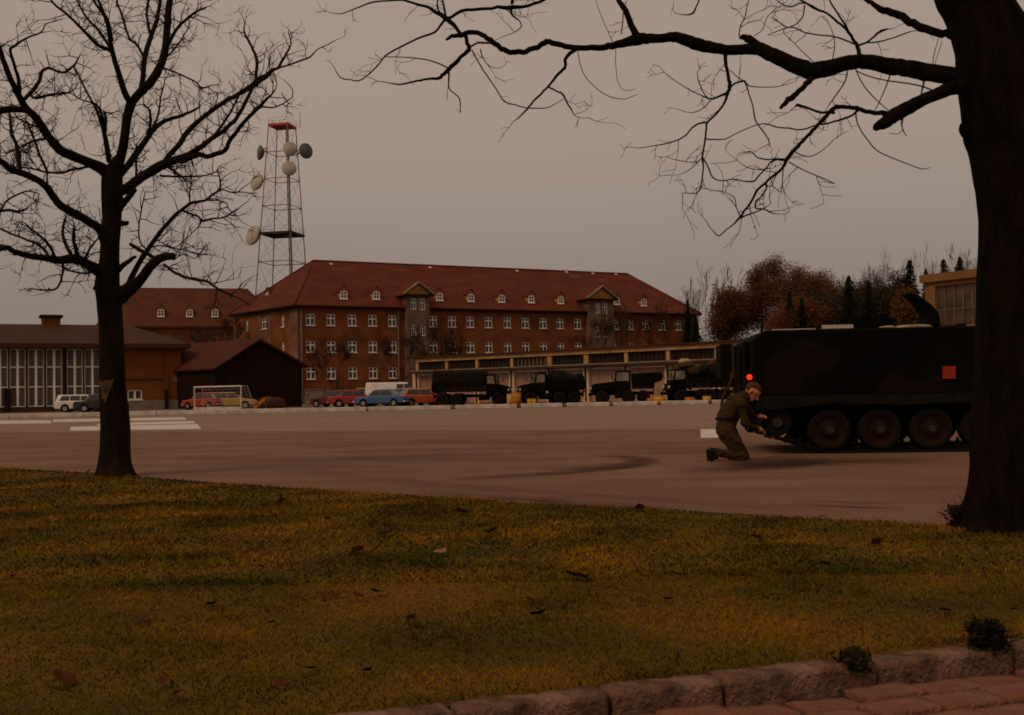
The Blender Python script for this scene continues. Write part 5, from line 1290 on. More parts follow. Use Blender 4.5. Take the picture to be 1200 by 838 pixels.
# pale scar where bark has come off
sc = MB(); vs = []; fs = []
rsc = 15.2 * T.d / F + .006; NJ, NI = 26, 22
for i in range(NI + 1):
    for j in range(NJ + 1):
        pxx = 117.8 + 30 * j / NJ; py = 444 + 30 * i / NI
        u = (pxx - 132.8) / 15.6; p = at(pxx, py, T.d) - T.o; vs.append((p.x, -math.sqrt(max(.02, 1 - u * u)) * rsc - .004, p.z))
for i in range(NI):
    for j in range(NJ):
        x = 117.8 + 30 * (j + .5) / NJ; y = 444 + 30 * (i + .5) / NI; nn_ = noise.noise((x * .25, y * .16, 2)) * 4 + noise.noise((x * .7, y * .4, 5)) * 2
        if (abs(x - 128.5) + nn_ < 9.5 - max(0, y - 450) * .42 and y > 446 + nn_ * .5): k = i * (NJ + 1) + j; fs.append((k, k + NJ + 1, k + NJ + 2, k + 1))
sc.add(vs, fs, True); sc.build('bark_scar', 'bark_pale', lt)
l = T.limb
l([(133, 205, 10), (141, 185, 7.5), (146, 162, 6.8), (149, 138, 6.8), (154, 120, 7.4)], 0, -.1)
l([(154, 122, 5), (146, 108, 4.8), (139, 85, 4.3), (133, 65, 3.6), (128, 40, 3), (124, 22, 2.4), (113, -4, 2), (105, -25, 1.5)], -.1, -.9)
l([(154, 120, 6), (163, 110, 6.4), (175, 98, 6.6), (187, 80, 6), (194, 58, 5.8), (196, 33, 5.5), (198, 8, 5), (204, -25, 4), (210, -70, 2.5)], -.1, .3)
l([(160, 114, 4), (167, 98, 4), (170, 67, 4), (179, 37, 3.4), (186, 15, 3), (190, -10, 2.4), (196, -45, 1.6)], -.1, .9)
l([(133, 65, 2.6), (127, 58, 2.8), (115, 53, 2.6), (97, 35, 2.3), (82, 20, 2), (67, 8, 1.8), (57, -3, 1.5)], -.45, -1.5)
l([(130, 58, 2), (117, 38, 2), (103.6, 23, 1.8), (93.6, 8, 1.4), (88, -8, 1)], -.5, .3)
l([(132, 48, 2), (127, 25, 2.4), (117, 11, 2.2), (107, -3, 1.6)], -.6, -1.2)
l([(168, 66, 2), (160, 52, 1.8), (152, 46, 1.8), (145, 25, 1.8), (138, 5, 1.6), (134, -14, 1)], .2, 1.0)
l([(193, 60, 2.5), (205, 38, 2.5), (216, 25, 2.2), (230, 14, 1.8), (241, 9, 1.5)], .1, -.6)
l([(176, 40, 2), (172, 18, 2), (174, -4, 1.8)], .4, .9)
l([(190, 72, 1.6), (205, 57, 1.4), (214, 44, 1), (222, 30, .8)], .1, .6)
l([(188, 78, 1.5), (205, 85, 1.3), (228, 95, 1.2), (236, 103, 1.5), (248, 100, .8)], 0, .5)
l([(127, 204, 9), (119, 197, 8), (100, 188.5, 7.4), (75, 178.5, 7.4), (62, 167, 6.8), (52, 153, 6.3), (42, 138, 6), (31, 127, 5.4), (23, 114, 4.8), (15, 98, 4.3), (7, 80, 4), (1, 62, 3.6), (-6, 38, 3)], 0, -1.3)
l([(34, 130, 5), (17, 128, 5), (0, 130, 5.5), (-25, 134, 4), (-50, 128, 3)], -1., -1.8)
l([(26, 118, 3), (38, 107, 3), (46, 95, 2.8), (49, 84, 2.6), (56, 80, 2.2), (73.5, 85, 1.8), (82, 80, 1.8), (87, 77, 1.8), (93, 66, 1)], -1.1, -.4)
l([(36, 112, 2), (42, 115, 2), (60, 111, 2), (80, 109, 1.4)], -1.1, -1.9)
l([(22, 112, 3), (22, 98, 3), (18, 82, 2.6), (12, 60, 2.2), (16, 55, 2), (30, 45, 1.5), (48, 38, 1.2), (53, 28, .8)], -1.1, -1.8)
l([(87, 78, 1.2), (95, 94, 1.4), (104, 112, 1.6), (114, 130, 2.2), (121, 150, 3.2), (125, 170, 4), (128, 190, 4)], -.5, 0)
l([(122, 152, 2.2), (120, 135, 2), (112, 122, 1.4), (98, 118, 1.2), (84, 110, .8)], -.2, -1)
l([(123, 160, 2), (124, 140, 2.2), (122, 131, 1.8)], -.1, .2)
l([(125, 287, 8), (118, 270, 7), (107, 261.7, 6.5), (90, 251.7, 6.2), (72, 241.7, 6), (62, 230, 5.6), (55, 220, 5.4), (42, 210, 5), (27, 203.5, 5), (12, 198.5, 5), (0, 188.5, 4.6), (-20, 178, 4)], 0, -1.6)
l([(24, 203, 3), (22, 180, 3), (17, 165, 2.6), (13, 155, 2.4), (12, 140, 2), (10, 125, 1.6)], -1.3, -.8)
l([(108, 194, 2), (84, 199, 1.8), (72, 202.7, 1.8), (57, 202, 1.6), (33, 197, 1.2), (18, 196, .8)], -.2, .6)
l([(56, 203, 2), (52, 193, 2), (45, 178, 2), (37, 155, 1.8), (30, 140, 1.2)], .3, .8)
l([(56, 218, 1.5), (55, 204, 1.4)], -1, .2, twigs=False)
l([(54, 163, 2), (40, 165, 1.8), (22, 173, 1.6), (8, 180, 1.2)], -.6, .4)
l([(55, 150, 1.6), (40, 148, 1.4), (20, 138, 1.2)], -.8, -1.6)
l([(120, 320, 9), (114, 316, 8), (100, 308.5, 7), (87, 303.5, 7.6), (70, 305, 6), (53.5, 302.7, 5), (33.4, 300, 4.6), (17, 295, 4.2), (7, 290, 4), (-6, 295, 3), (-20, 300, 2)], 0, -1.4)
l([(8, 290, 2.4), (-4, 287, 2), (-18, 290, 1.5)], -1.2, -.6)
l([(91, 302, 4), (89, 292, 3), (86, 280, 2.4), (87, 265, 1.6)], -.3, -.7)
l([(84, 302, 3), (77, 285, 2.6), (73, 272, 2.2), (77, 255, 1.5)], -.4, .3)
l([(65, 303, 2.4), (58, 288, 2), (46, 276, 1.8), (36, 268, 1.4), (30, 262, 1)], -.5, -1.2)
l([(58, 302, 2.2), (47, 288, 2), (33, 282, 1.8), (18, 276, 1.6), (4, 270, 1.6), (-10, 262, 1)], -.6, .2)
l([(98, 306, 2), (105, 292, 1.8), (112, 283, 1.4), (118, 276, .8)], -.1, -.8)
l([(74, 308, 2), (73.5, 320, 1.8), (70, 332, 1.6), (63.5, 339.5, 1.5), (47, 340, 1.2), (36, 338, .8)], -.5, -.9)
l([(112, 319, 1.6), (98, 320, 1.6), (84, 318, 1.4), (72, 312, 1.4)], 0, -.6)
l([(-8, 248, 2.5), (10, 246, 2.2), (22, 248, 2), (32, 244, 1.4)], -2, -1.4); l([(-6, 262, 1.6), (6, 238, 1.5), (18, 229, 1.4), (33, 224, 1.2), (46, 227, .8)], -1.8, -1.)
# right hand limbs
l([(136, 224, 9), (146, 222, 7.4), (167, 207, 7.2), (187, 195, 7.4), (203.5, 188, 6), (220, 182, 5), (237, 171, 4), (247, 163, 3.6), (270, 147, 3.1), (284, 127, 2.8), (294, 107, 2.4), (298, 98, 2)], 0, -.7)
l([(192, 191, 4), (200, 180, 4), (211, 168, 4), (220, 154, 4), (237, 138.4, 3.6), (262, 120, 3.4), (280, 110, 3.4), (297, 100, 4.6), (303, 94, 5), (312, 89, 4), (320, 82, 2.5), (326.7, 79, 2), (336, 62, 1.6), (341, 51, 1.2), (338, 38, .8)], -.2, .6)
l([(324, 80, 1.6), (336, 77, 1.4), (350, 72, 1.4), (363, 67, 1.3), (372, 58, .8), (385, 52, .7)], .55, .2)
l([(300, 96, 2.6), (300, 86, 2.6), (301, 72, 2.4), (297, 58.7, 2.1), (290, 46, 1.8), (286, 36, 1.3), (287, 27, .8)], .4, 1.0)
l([(212, 190, 4), (225, 184, 4), (235, 181, 4), (243, 183.5, 3.8), (255, 180, 3.6), (264, 176, 3.4), (270, 163.5, 3.2), (287, 142, 3), (300, 129, 2.6), (309, 120, 2.2), (316, 113, 1.6), (323, 105, 1)], -.4, -1.4)
l([(290, 140, 1.5), (302, 126, 1.4), (320, 126, 1.2), (332, 121, 1), (343, 114, .7)], -1.1, -.8)
l([(245, 166, 2), (258, 150, 2), (270, 132, 1.8), (276, 120, 1.6), (280, 112, 1.4)], -.5, .1)
l([(137, 210, 5), (150, 193.6, 5), (162, 177, 5), (175, 158.5, 4), (185, 147, 3.4), (198, 140, 3), (213.6, 135, 2.4), (228, 129, 1.8), (235, 124, 1.2)], 0, 1.0)
l([(174, 159, 2.6), (176, 145, 2.2), (175, 130, 1.8), (168, 122, 1.4)], .5, .1)
l([(178, 152, 1.8), (186, 132, 1.6), (188, 115, 1.3), (192, 100, 1)], .6, 1.3)
l([(188, 206, 2), (203, 207, 1.6), (220, 207, 1.5), (240, 206, 1.2), (254, 201, .9)], -.2, .4)
l([(195, 195, 1.8), (206, 202, 1.8), (212, 206, 1.4)], -.2, -.7)
l([(136, 255, 4), (142, 243, 4.2), (150, 232, 4.6), (158, 222, 4.2)], 0, -.2, twigs=False)
l([(158, 222, 1.5), (160, 200, 1.8), (159, 185, 1.8), (160, 170, 1.4)], -.1, .3)
l([(139, 348, 12), (146, 343, 10), (155, 336, 8.8), (164, 328, 7.6), (175, 313.6, 7.2), (184, 305, 6.8), (194, 301, 6.2), (203, 300, 5.4)], 0, -.7, twigs=False)
l([(146, 341, 5), (151, 332, 4.4), (162, 310, 4), (173.5, 292, 3.6), (192, 267, 3.1), (201, 257, 2.8), (210, 248.4, 2.6), (223.6, 238.4, 2.4), (240, 235, 2), (249, 228, 1.8), (257, 221.7, 1.6), (258, 210, 1.2), (254, 200, .9)], 0, .9)
l([(213, 247, 1.8), (224, 251, 1.7), (232, 254, 1.6), (238, 258.5, 1.6), (250, 256, 1.4), (262, 255, 1.3), (272, 249, 1.3), (279, 245, 1.2)], .5, .1)
l([(223, 240, 1.3), (222, 225, 1.2), (225, 212, 1), (222, 205, .7)], .6, 1); l([(258, 221, 1.), (270, 225, 1), (285, 225, .8), (298, 228, .7)], .85, 1.3)
l([(241, 235, 1), (254, 235, 1), (265, 238, 1), (268, 245, .8), (273, 249, .7)], .7, .4)
l([(153, 286, 2.6), (160, 291, 3), (170, 296, 3), (180, 302, 3), (190, 302, 3)], -.2, -.6, twigs=False)
l([(192, 310, 2), (200, 316, 2.1), (210, 322, 2.2), (226, 327, 2.2), (243, 330, 2), (253, 337, 1.8), (262, 342, 1.7), (279, 348.7, .9)], -.6, -1.2)
l([(139, 316, 5), (144, 311, 4), (150, 307, 3.4), (159, 301, 2.2)], 0, -.3, twigs=False)
l([(170, 291, 1.2), (163, 280, 1.2), (163, 262, 1.1), (167, 240, 1), (170, 225, .7)], .3, .8); l([(176, 290, 1), (188, 288, 1), (204, 291, .9), (228, 296, .7)], .3, -.3)
l([(182, 280, .8), (202, 290, .8), (215, 283, .8), (235, 263, .7)], .5, .9); l([(203, 305, .9), (215, 298, .8), (228, 303, .7), (236, 296, .6)], -.6, -.2)
T.grow(9.5, (.12, .46), .0088, 2, up=.08, wig=.28, spawn=(1, 3), end=1); T.finish()
print('left twigs', len(T.tw.f))
# ---- right tree
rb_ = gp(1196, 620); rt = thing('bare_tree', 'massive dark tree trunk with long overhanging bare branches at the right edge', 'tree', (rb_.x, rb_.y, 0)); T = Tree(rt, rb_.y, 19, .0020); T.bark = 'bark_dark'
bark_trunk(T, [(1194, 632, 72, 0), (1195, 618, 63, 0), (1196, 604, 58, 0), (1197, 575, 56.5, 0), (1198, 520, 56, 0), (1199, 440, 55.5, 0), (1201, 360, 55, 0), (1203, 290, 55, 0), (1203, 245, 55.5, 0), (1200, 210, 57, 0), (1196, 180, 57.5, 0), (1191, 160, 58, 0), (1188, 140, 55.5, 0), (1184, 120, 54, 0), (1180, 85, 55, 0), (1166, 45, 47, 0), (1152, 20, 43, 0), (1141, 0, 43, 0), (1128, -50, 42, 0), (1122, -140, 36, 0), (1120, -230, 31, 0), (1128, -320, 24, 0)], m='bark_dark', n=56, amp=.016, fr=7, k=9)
l = T.limb
l([(1160, 149, 27), (1147, 150, 21), (1137, 150.5, 15.5), (1130.5, 151, 10), (1126, 151.5, 4)], 0, -.02, 'knot', n=12, twigs=False, rough=.25)
l([(1165, 75, 26), (1190, 62, 29), (1225, 52, 26), (1280, 20, 22), (1330, -30, 18)], 0, .8, n=12, twigs=False, rough=.12)
l([(1150, 92, 18), (1132, 91, 13), (1112, 89, 11), (1090, 85, 10.5), (1066, 80.5, 10), (1044, 78, 9.8), (1026, 74, 9), (1007, 72, 8.6), (990, 74.5, 8.8), (975, 79, 9.2), (962, 82, 9.8), (948, 82.5, 10), (927, 75, 9), (910, 67, 8.6), (899, 62, 8.2), (888, 57, 8), (875, 57.5, 6.6), (853, 58.5, 6), (835, 56, 6.6), (817, 52, 7.4), (802, 46.5, 6.8), (789, 43.5, 6.1), (779, 44.5, 5.2), (762, 45.5, 5.6), (748, 46, 7), (738, 48.5, 5.8), (718, 52.8, 4.4), (700, 56, 3.6), (672, 55.7, 3.3), (655, 51.5, 3.2), (641, 49.5, 3.3), (630, 55, 3.1), (617, 60, 3.1), (601, 61.5, 3.1), (590, 58.5, 3.1), (580, 51, 3.1), (570, 44, 3), (560, 39, 2.8), (549, 38.5, 2.9), (540, 41, 2.8), (530, 42, 2.3), (523, 47, 1.5)], 0, 1.6, n=14, rough=.10, k=4, twigs=False)
l([(893, 58, 6), (881, 48, 5.4), (872, 43.5, 4), (867, 44, 2)], .3, .35, 'branch_stub', n=8, rough=.25, twigs=False)
l([(541, 42, 2.4), (534, 32, 2.2), (523, 22, 3.2), (512, 15, 2.4), (499, 7.5, 1.8), (488, 5, 1.6), (472, 0, 1.3), (453, 1, 1), (435, 3, 1), (417, 10, .8), (400, 16, .6), (389, 15, .4)], 1.5, 2.1)
l([(522, 22, 2), (530, 19.5, 1.9), (540, 13, 1.9), (563, 11, 1.9), (583, 9, 2), (598, 9, 2.8), (612, 8, 2), (627, 4.6, 1.8), (640, -2, 1.7), (660, -14, 1.6), (690, -40, 1.4)], 1.6, 1.0)
l([(600, 4, 2), (600, -8, 2), (597, -30, 1.4)], 1.2, 1.4)
l([(598, 10, 1.8), (601, 18, 1.2), (608, 24, .8), (611, 31, .7), (603, 38, .5), (592, 42, .4)], 1.2, 1.0)
l([(521, 24, 1.7), (515, 31, 1.4), (509, 38, 1.3), (490, 45.5, 1.2), (466, 57, 1.1), (451.5, 65.5, 1), (440.5, 79, .9), (423, 94, .8), (411, 93.5, .7), (399, 91, .7), (391, 78, .4)], 1.6, 2.3)
l([(518, 20, 1.3), (512, 6, 1), (515, -6, .8)], 1.6, 1.2); l([(522, 18, 1.4), (519, 2, 1.2), (515, -10, .8)], 1.6, 1.9)
l([(545, 42, 2.6), (547.5, 51, 2.3), (550, 58.5, 2.8), (541, 66, 2.2), (534, 74, 2.6), (527, 80.5, 2.6), (520, 87, 2.3), (514, 91.5, 2), (504, 92.5, 1.5), (497, 93.5, 1.4), (483, 96, 1.2), (468, 99, 1), (455, 97, .6), (442, 95, .4)], 1.5, 1.9)
l([(578, 51, 1), (568, 50.5, 1.1), (560, 50.5, 1.1), (551, 55, 1.2)], 1.4, 1.6, twigs=False)
l([(526, 82, 1.3), (526, 92, 1), (526, 103, .8), (533, 110, .7), (538.6, 116, .8), (539.5, 131, .5)], 1.7, 1.4)
l([(526, 80, .9), (510, 73, .8), (490, 68.5, .7), (470, 67, .6), (451, 66.5, .5)], 1.7, 2.2)
l([(553, 59, .8), (563, 77, .8), (574, 93.5, .8), (583, 107, .7), (591, 119, .8), (604, 123, .7), (618, 126.5, .7), (640, 126.5, .6), (652, 121, .5), (661, 116, .4)], 1.6, 1.2)
l([(563, 58, .8), (566, 68, .6), (573, 77, .5), (583, 80, .4), (591, 77, .3)], 1.5, 1.4)
l([(676, 57, 2.6), (668, 62.5, 2.3), (662, 70, 2), (663, 78, 1.9), (657, 84, 1.8), (649, 93, 1.6), (643, 101, 1.4), (634, 110, 1.3), (625, 119, 1.2), (617.5, 128, 1.2), (610, 136, .9), (601, 143, .4)], .9, 1.3)
l([(643, 102, 1.2), (651, 106, 1), (660, 111, 1.2), (664, 120, 1), (670, 129, .9), (673, 135, .5), (680, 138, .4), (689, 138, .3)], 1.2, .8)
l([(677, 60, .5), (680, 76, .5), (686, 90, .5), (700, 104.5, .5), (710, 111, .5), (720, 115, .5), (733, 116, .45), (741, 113, .4), (747, 111, .3)], .8, .4, twigs=False)
l([(721.6, 57, .4), (721.6, 75, .4), (723, 92, .4), (726, 100, .4), (730, 105, .4), (738, 106, .35), (744, 104, .3)], .7, .9, twigs=False)
l([(746, 42, 4.6), (742, 33, 4), (737, 21, 3.6), (731, 9, 3.4), (724, 0, 3), (712, -18, 2.8), (705, -45, 2.4)], .6, 1.0, n=8)
l([(728, 40, .7), (730, 22, .7), (731, 8, .6)], .6, .4); l([(718, 50, .5), (712, 36, .4), (703, 15, .4), (697, -4, .3)], .7, 1.2)
l([(849.5, 62, 2.6), (850.5, 74, 2.2), (852.4, 83, 2), (854.5, 94, 2.2), (855, 103, 2.4), (852, 110, 2), (849, 120, 1.4), (841, 132, 1.3), (829, 143.5, 1.3), (827.5, 152, 1.2), (826.8, 160, 1.2), (825, 172, 1.1), (823, 183, 1.2), (824, 195, 1), (823.5, 205, .9), (821.5, 219, .9), (818, 225, .8), (813, 227, .6), (800, 226, .4)], .4, -.2)
l([(828, 143.5, 1.2), (819, 145, 1.1), (811, 150, 1), (806, 156, .9), (802, 160, .9), (792, 165, .8), (780, 168.5, .8), (765, 171, .6), (750, 173.5, .5), (737, 172, .3)], .2, .5)
l([(852, 109, 1.8), (843, 113, 1.3), (833, 116, 1.2), (820, 111, .7), (807.5, 105, .6), (793, 96, .5), (780, 86, .4), (773, 78, .3)], .3, .8)
l([(830, 116, .8), (823, 106, .7), (818, 93, .6), (817, 85, .3)], .4, .1); l([(832, 118, .7), (824, 127, .6), (812, 132, .5), (803, 131, .3)], .4, .7)
l([(856, 102, 1.4), (862, 97.5, 1.1), (872, 95, 1.4), (876, 104, .9), (879, 113.7, .8), (883, 127, .8), (884.5, 138, .9), (888, 146, .8), (895, 155, .8), (900, 163, .7), (902, 170, .4)], .3, -.2)
l([(874, 97, .8), (878, 100.5, .7), (890, 102, .6), (908, 102, .5), (922, 99, .4), (933, 95, .3)], .2, .6); l([(872, 95, .6), (864, 90, .6), (855, 82, .5)], .2, .4, twigs=False)
l([(823, 184, .8), (830, 196, .9), (835, 208, .9), (846, 212, .7), (859, 210, .8), (870, 212, .8), (882.7, 212.5, 1), (890, 205, 1), (899, 196, 1), (903, 190, 1), (912, 187, 1.3), (921, 188, 1.4)], .0, .1)
l([(827, 163, .9), (837, 163.5, .8), (849.7, 163, .7), (860, 158, .6), (870, 153, .6), (885, 147, .6), (898, 145.5, .8), (912, 149.5, .8), (925, 150.5, .9), (940, 152, .9), (955, 147, 1)], .1, .2)
l([(823, 184, .6), (816, 192, .6), (806, 200, .5), (795, 205, .3), (784, 205, .3)], 0, .4); l([(818, 190, .5), (806, 190, .5), (798, 188.5, .5), (786, 186, .3)], 0, -.3)
# second limb
l([(1146, 108, 16), (1133, 103, 9.5), (1119, 103, 8.4), (1104, 108, 7.6), (1090, 113.7, 7), (1076, 120, 7.4), (1062.5, 127, 8.2), (1052, 133, 8.4), (1042, 139, 8), (1034, 145, 6.6), (1027, 149.5, 4.2)], 0, -.5, n=12, rough=.12, twigs=False)
l([(1044, 134, 4), (1033, 132.5, 3), (1022, 132.5, 2.7), (1012, 129.5, 2.6), (1004, 127, 2.6), (992, 125.8, 2.5), (980, 125, 2.7), (973, 130.5, 2.4), (966, 138.5, 2.4), (958, 147, 2.3), (949, 156, 2.1), (941, 165, 2), (932, 175, 2.3), (923, 186, 2.5), (919, 193, 1.8), (914, 199.5, 1.5), (901, 210.5, 1.5), (888, 222, 1.5), (883, 231, 1.4), (878, 240, 1.3), (872, 247.5, 1.3), (867, 255, 1.6), (858, 264, .8), (849, 271, .8), (842, 276.5, .8), (836, 271, .6), (831, 265.5, .4)], -.35, -.9)
l([(978, 132, 2), (970, 131.5, 1.6), (961.5, 131.5, 1.5), (950, 128, 1.5), (943, 125.5, 1.7), (935, 123, 1.9), (932, 125, 1)], -.5, -.3)
l([(1005, 130, 1.4), (995, 137, 1.3), (985, 140.5, 1.3), (975, 143.5, 1.1), (962, 146, 1.2)], -.4, -.7)
l([(897, 214, 1.2), (898, 221, 1), (892, 231, .9), (886, 236, 1.1), (886, 244, 1), (895, 245, .9), (903, 249, .8), (910, 251, .4)], -.75, -.5)
l([(868, 255, 1), (880, 250.5, .9), (892, 246, .7), (903, 239, .3)], -.85, -1.1); l([(867, 253, .7), (863, 243, .6), (860, 231, .6), (846, 224, .3)], -.85, -.5)
l([(925, 190, .8), (935, 196, .7), (950, 203, .6), (966, 209.5, .6), (978, 215, .5)], -.7, -.4); l([(932, 178, .7), (940, 182, .7), (950, 183.5, .6), (960, 179, .6), (971, 170, .4)], -.65, -.9)
l([(921, 187.5, 1.3), (910, 186, .9), (900, 187, .9), (888, 185, .8), (882, 179, .7), (877, 177.5, .5), (866, 180, .3)], -.7, -1.1); l([(918, 195, .8), (917, 210, .6), (915, 225, .6), (908, 220, .4), (900, 217, .3)], -.75, -.5)
l([(903, 197, .7), (890, 199, .6), (875, 196, .5), (865, 189, .3)], -.75, -.4)
l([(1003, 128, .9), (1004, 142, .8), (1009, 153, .7), (1016, 163, .7), (1026, 175, .7), (1040, 183, .65), (1053, 188, .6), (1067, 193.5, .6), (1081, 198, .55), (1090, 196.5, .4)], -.4, .1, twigs=False)
l([(1003, 82, .7), (1010, 97, .7), (1020, 110, .7), (1030, 120, .6), (1042, 130, .6)], .1, -.4, twigs=False); l([(993, 84, .9), (990, 96, .8), (982, 108, .8), (972, 122, .7)], .2, -.4)
l([(1003, 83, .7), (1020, 90, .7), (1042, 95, .8), (1065, 98, .8), (1083, 102, .9), (1097, 108, .9)], .1, -.2, twigs=False); l([(1043, 88, .9), (1038, 102, .7), (1032, 116, .6), (1025, 130, .5)], .1, -.3, twigs=False)
l([(1083, 94, 1.2), (1081, 104, 1), (1079, 114, .9)], 0, -.2, twigs=False)
l([(1057, 138, 1.6), (1057, 148, .8), (1060, 156, .6), (1063, 160, .3)], -.4, -.5, twigs=False); l([(1059, 152, .5), (1052, 157, .4), (1042, 156, .3)], -.4, -.6, twigs=False)
l([(952, 91, 4), (945, 99, 3.5), (936, 107, 3.3), (928, 114, 3.4), (922, 119, 3), (915, 126.5, 2)], .2, -.3, n=8, rough=.25, twigs=False)
# upper limb
l([(1142, 48, 14), (1126, 44.5, 6), (1115.7, 42, 5), (1098, 38, 4.8), (1081, 32, 4.6), (1066, 24.5, 4.6), (1053, 18, 4.4), (1041, 14, 4.2), (1033, 12, 4), (1024, 5.5, 2.9), (1014, -1, 2.6), (990, -14, 2.2), (960, -40, 1.6)], 0, .9, n=10, rough=.15, twigs=False)
l([(1006.5, 66, 2.6), (1006, 56, 2.5), (1002, 49, 2), (996, 40, 1.8), (989, 32, 1.5), (978, 23, 1.4), (968, 15, 1.3), (957, 11, 1.5), (945, 4, 1.2), (933, -3, 1)], .1, .6)
l([(996, 40, 1.2), (990, 28, 1.2), (983, 18, 1.1), (975, 5, 1), (968, -8, .8)], .2, -.3); l([(1003, 52, 1), (990, 47, 1), (978, 43, .9), (960, 41, .8), (943, 38, .8), (930, 32, .8), (921, 31.5, .7), (905, 20, .5)], .15, .7)
l([(1007, 53, 1.3), (1016, 49.8, 1.2), (1025, 42, 1.3), (1034, 35.5, 1.6), (1042, 34, .6)], .1, -.3); l([(1016, 50, .9), (1030, 49, .9), (1045, 45, .8), (1060, 39.5, .8), (1072, 36, .5), (1081, 38, .4)], .1, .5)
l([(960, 12, 1), (948, 5, 1), (938, 4, .9), (925, 8, .8), (912, 2, .7)], .5, .1); l([(943, 6, .9), (941, 18, .8), (935, 27, .7), (924, 32, .7), (912, 36, .6), (900, 41, .4)], .5, .9)
l([(975, 72, .6), (978, 55, .6), (977, 42, .5), (970, 25, .4)], .25, .6); l([(866, 42, .8), (868, 30, .7), (873, 20, .7), (876, 5, .6), (880, -8, .4)], .4, .7); l([(884, 42, .5), (894, 34, .5), (899, 20, .5), (912, 8, .4)], .5, .2)
l([(1128, -50, 14), (1090, -78, 9), (1040, -92, 7.5), (980, -104, 6.5), (910, -96, 6), (850, -104, 5), (790, -100, 4), (730, -112, 3), (690, -130, 2)], 0, 1.2, n=10, rough=.12, twigs=False)
l([(836, -104, 2), (826, -60, 1.6), (821, -25, 1.2), (820, -4, 1), (816, 8, .9), (812, 15, 1.3), (804, 17.5, .7), (792, 16, .3)], 1.2, 1.4)
l([(1092, 82, .5), (1095, 62, .5), (1100, 45, .4)], 0, .2, twigs=False); l([(1094, 80, .4), (1104, 48, .4)], 0, -.1, twigs=False)
l([(960, 78, .5), (948, 68, .5), (935, 55, .5), (918, 38, .4)], .2, -.3)
RT_TREE = T
T.grow(3.2, (.06, .26), .0034, 1, up=.0, start=.0, wig=.24, spawn=(1, 3), end=1); T.finish()
print('right twigs', len(T.tw.f))
# ------------------------------------------------------------------ background trees
def crown_quads(mb, pts, rg, s0, s1, n_each, spread):
    vs = []; fs = []
    for p in pts:
        for _ in range(n_each):
            c = p + Vector([max(-1.3, min(1.3, rg.gauss(0, 1))) * spread for _k in range(3)]); s = rg.uniform(s0, s1)
            a = Vector((rg.gauss(0, 1), rg.gauss(0, 1), rg.gauss(0, 1))).normalized(); b = a.orthogonal().normalized(); k = len(vs)
            c2 = b.cross(a)
            vs += [c - a * s - c2 * s * .3, c - b * s * .55, c + a * s, c + b * s * .55]; fs.append((k, k + 1, k + 2, k + 3))
    mb.add(vs, fs)
def branching(mb, p, d, ln, r, depth, rg, up, ends, n=4, fan=(2, 3), ang=.55, shrink=.72, minr=.012):
    pts = [p.copy()]; rs = [r]; q = p.copy(); d = d.normalized()
    for i in range(3):
        d = (d + Vector((rg.gauss(0, .13), rg.gauss(0, .13), rg.gauss(0, .08) + up))).normalized(); q = q + d * ln / 3; pts.append(q.copy()); rs.append(max(r * (1 - .38 * (i + 1) / 3), minr))
    mb.tube(pts, rs, n if r > .05 else 3, cap=False)
    if depth <= 0: ends.append(q); return
    for k in range(rg.randint(*fan)):
        a = d.cross(Vector((rg.gauss(0, 1), rg.gauss(0, 1), rg.gauss(0, 1)))).normalized()
        branching(mb, q if k == 0 or rg.random() < .6 else pts[2], d + a * rg.uniform(ang * .5, ang * 1.3), ln * rg.uniform(shrink - .12, shrink + .1), rs[-1] * .75, depth - 1, rg, up, ends, n, fan, ang, shrink, minr)
def broad_tree(label, name, px, d, top_py, seed, width=None, leaf=None, depth=5, group='trees behind the carrier', r=None, fan=(2, 3), ang=.5, leaf_n=5, leaf_s=(.12, .26), up=.05, trunk_f=.22, base=None, minr=.014, spread=.5):
    p0 = pl(px, d); H_ = at(px, top_py, d).z; t = thing(name, label, 'tree', p0, 0, group); rg = random.Random(seed)
    r = r or H_ * .014; tm = MB(); th = H_ * trunk_f; top = Vector((rg.gauss(0, .2), rg.gauss(0, .2), th)); tm.tube([(0, 0, 0), top * .5, top], [r * 1.25, r, r * .9], 8); 
    bm = MB(); ends = []
    for k in range(rg.randint(3, 4)):
        g_ = 2 * math.pi * (k + rg.random() * .6) / 3.5; branching(bm, top * (1 if k == 0 else rg.uniform(.75, 1)), Vector((math.cos(g_) * ang, math.sin(g_) * ang, 1)), H_ * .23, r * .62, depth, rg, up, ends, fan=fan, ang=ang, minr=minr)
    zs = max(e.z for e in ends); ws = max(abs(e.x) for e in ends); kz = (H_ - th) / (zs - th) * .985; kx = (width / 2 / ws) if width else kz
    f = lambda v: (v[0] * kx, v[1] * kx, th + (v[2] - th) * kz)
    bm.v = [f(v) for v in bm.v]; ends = [Vector(f(e)) for e in ends]
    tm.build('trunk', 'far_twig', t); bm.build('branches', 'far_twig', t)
    if leaf:
        lm = MB(); sel = [e for e in ends if rg.random() < .93]; crown_quads(lm, sel, rg, leaf_s[0], leaf_s[1], leaf_n, spread); lm.build('crown', leaf, t)
    return t
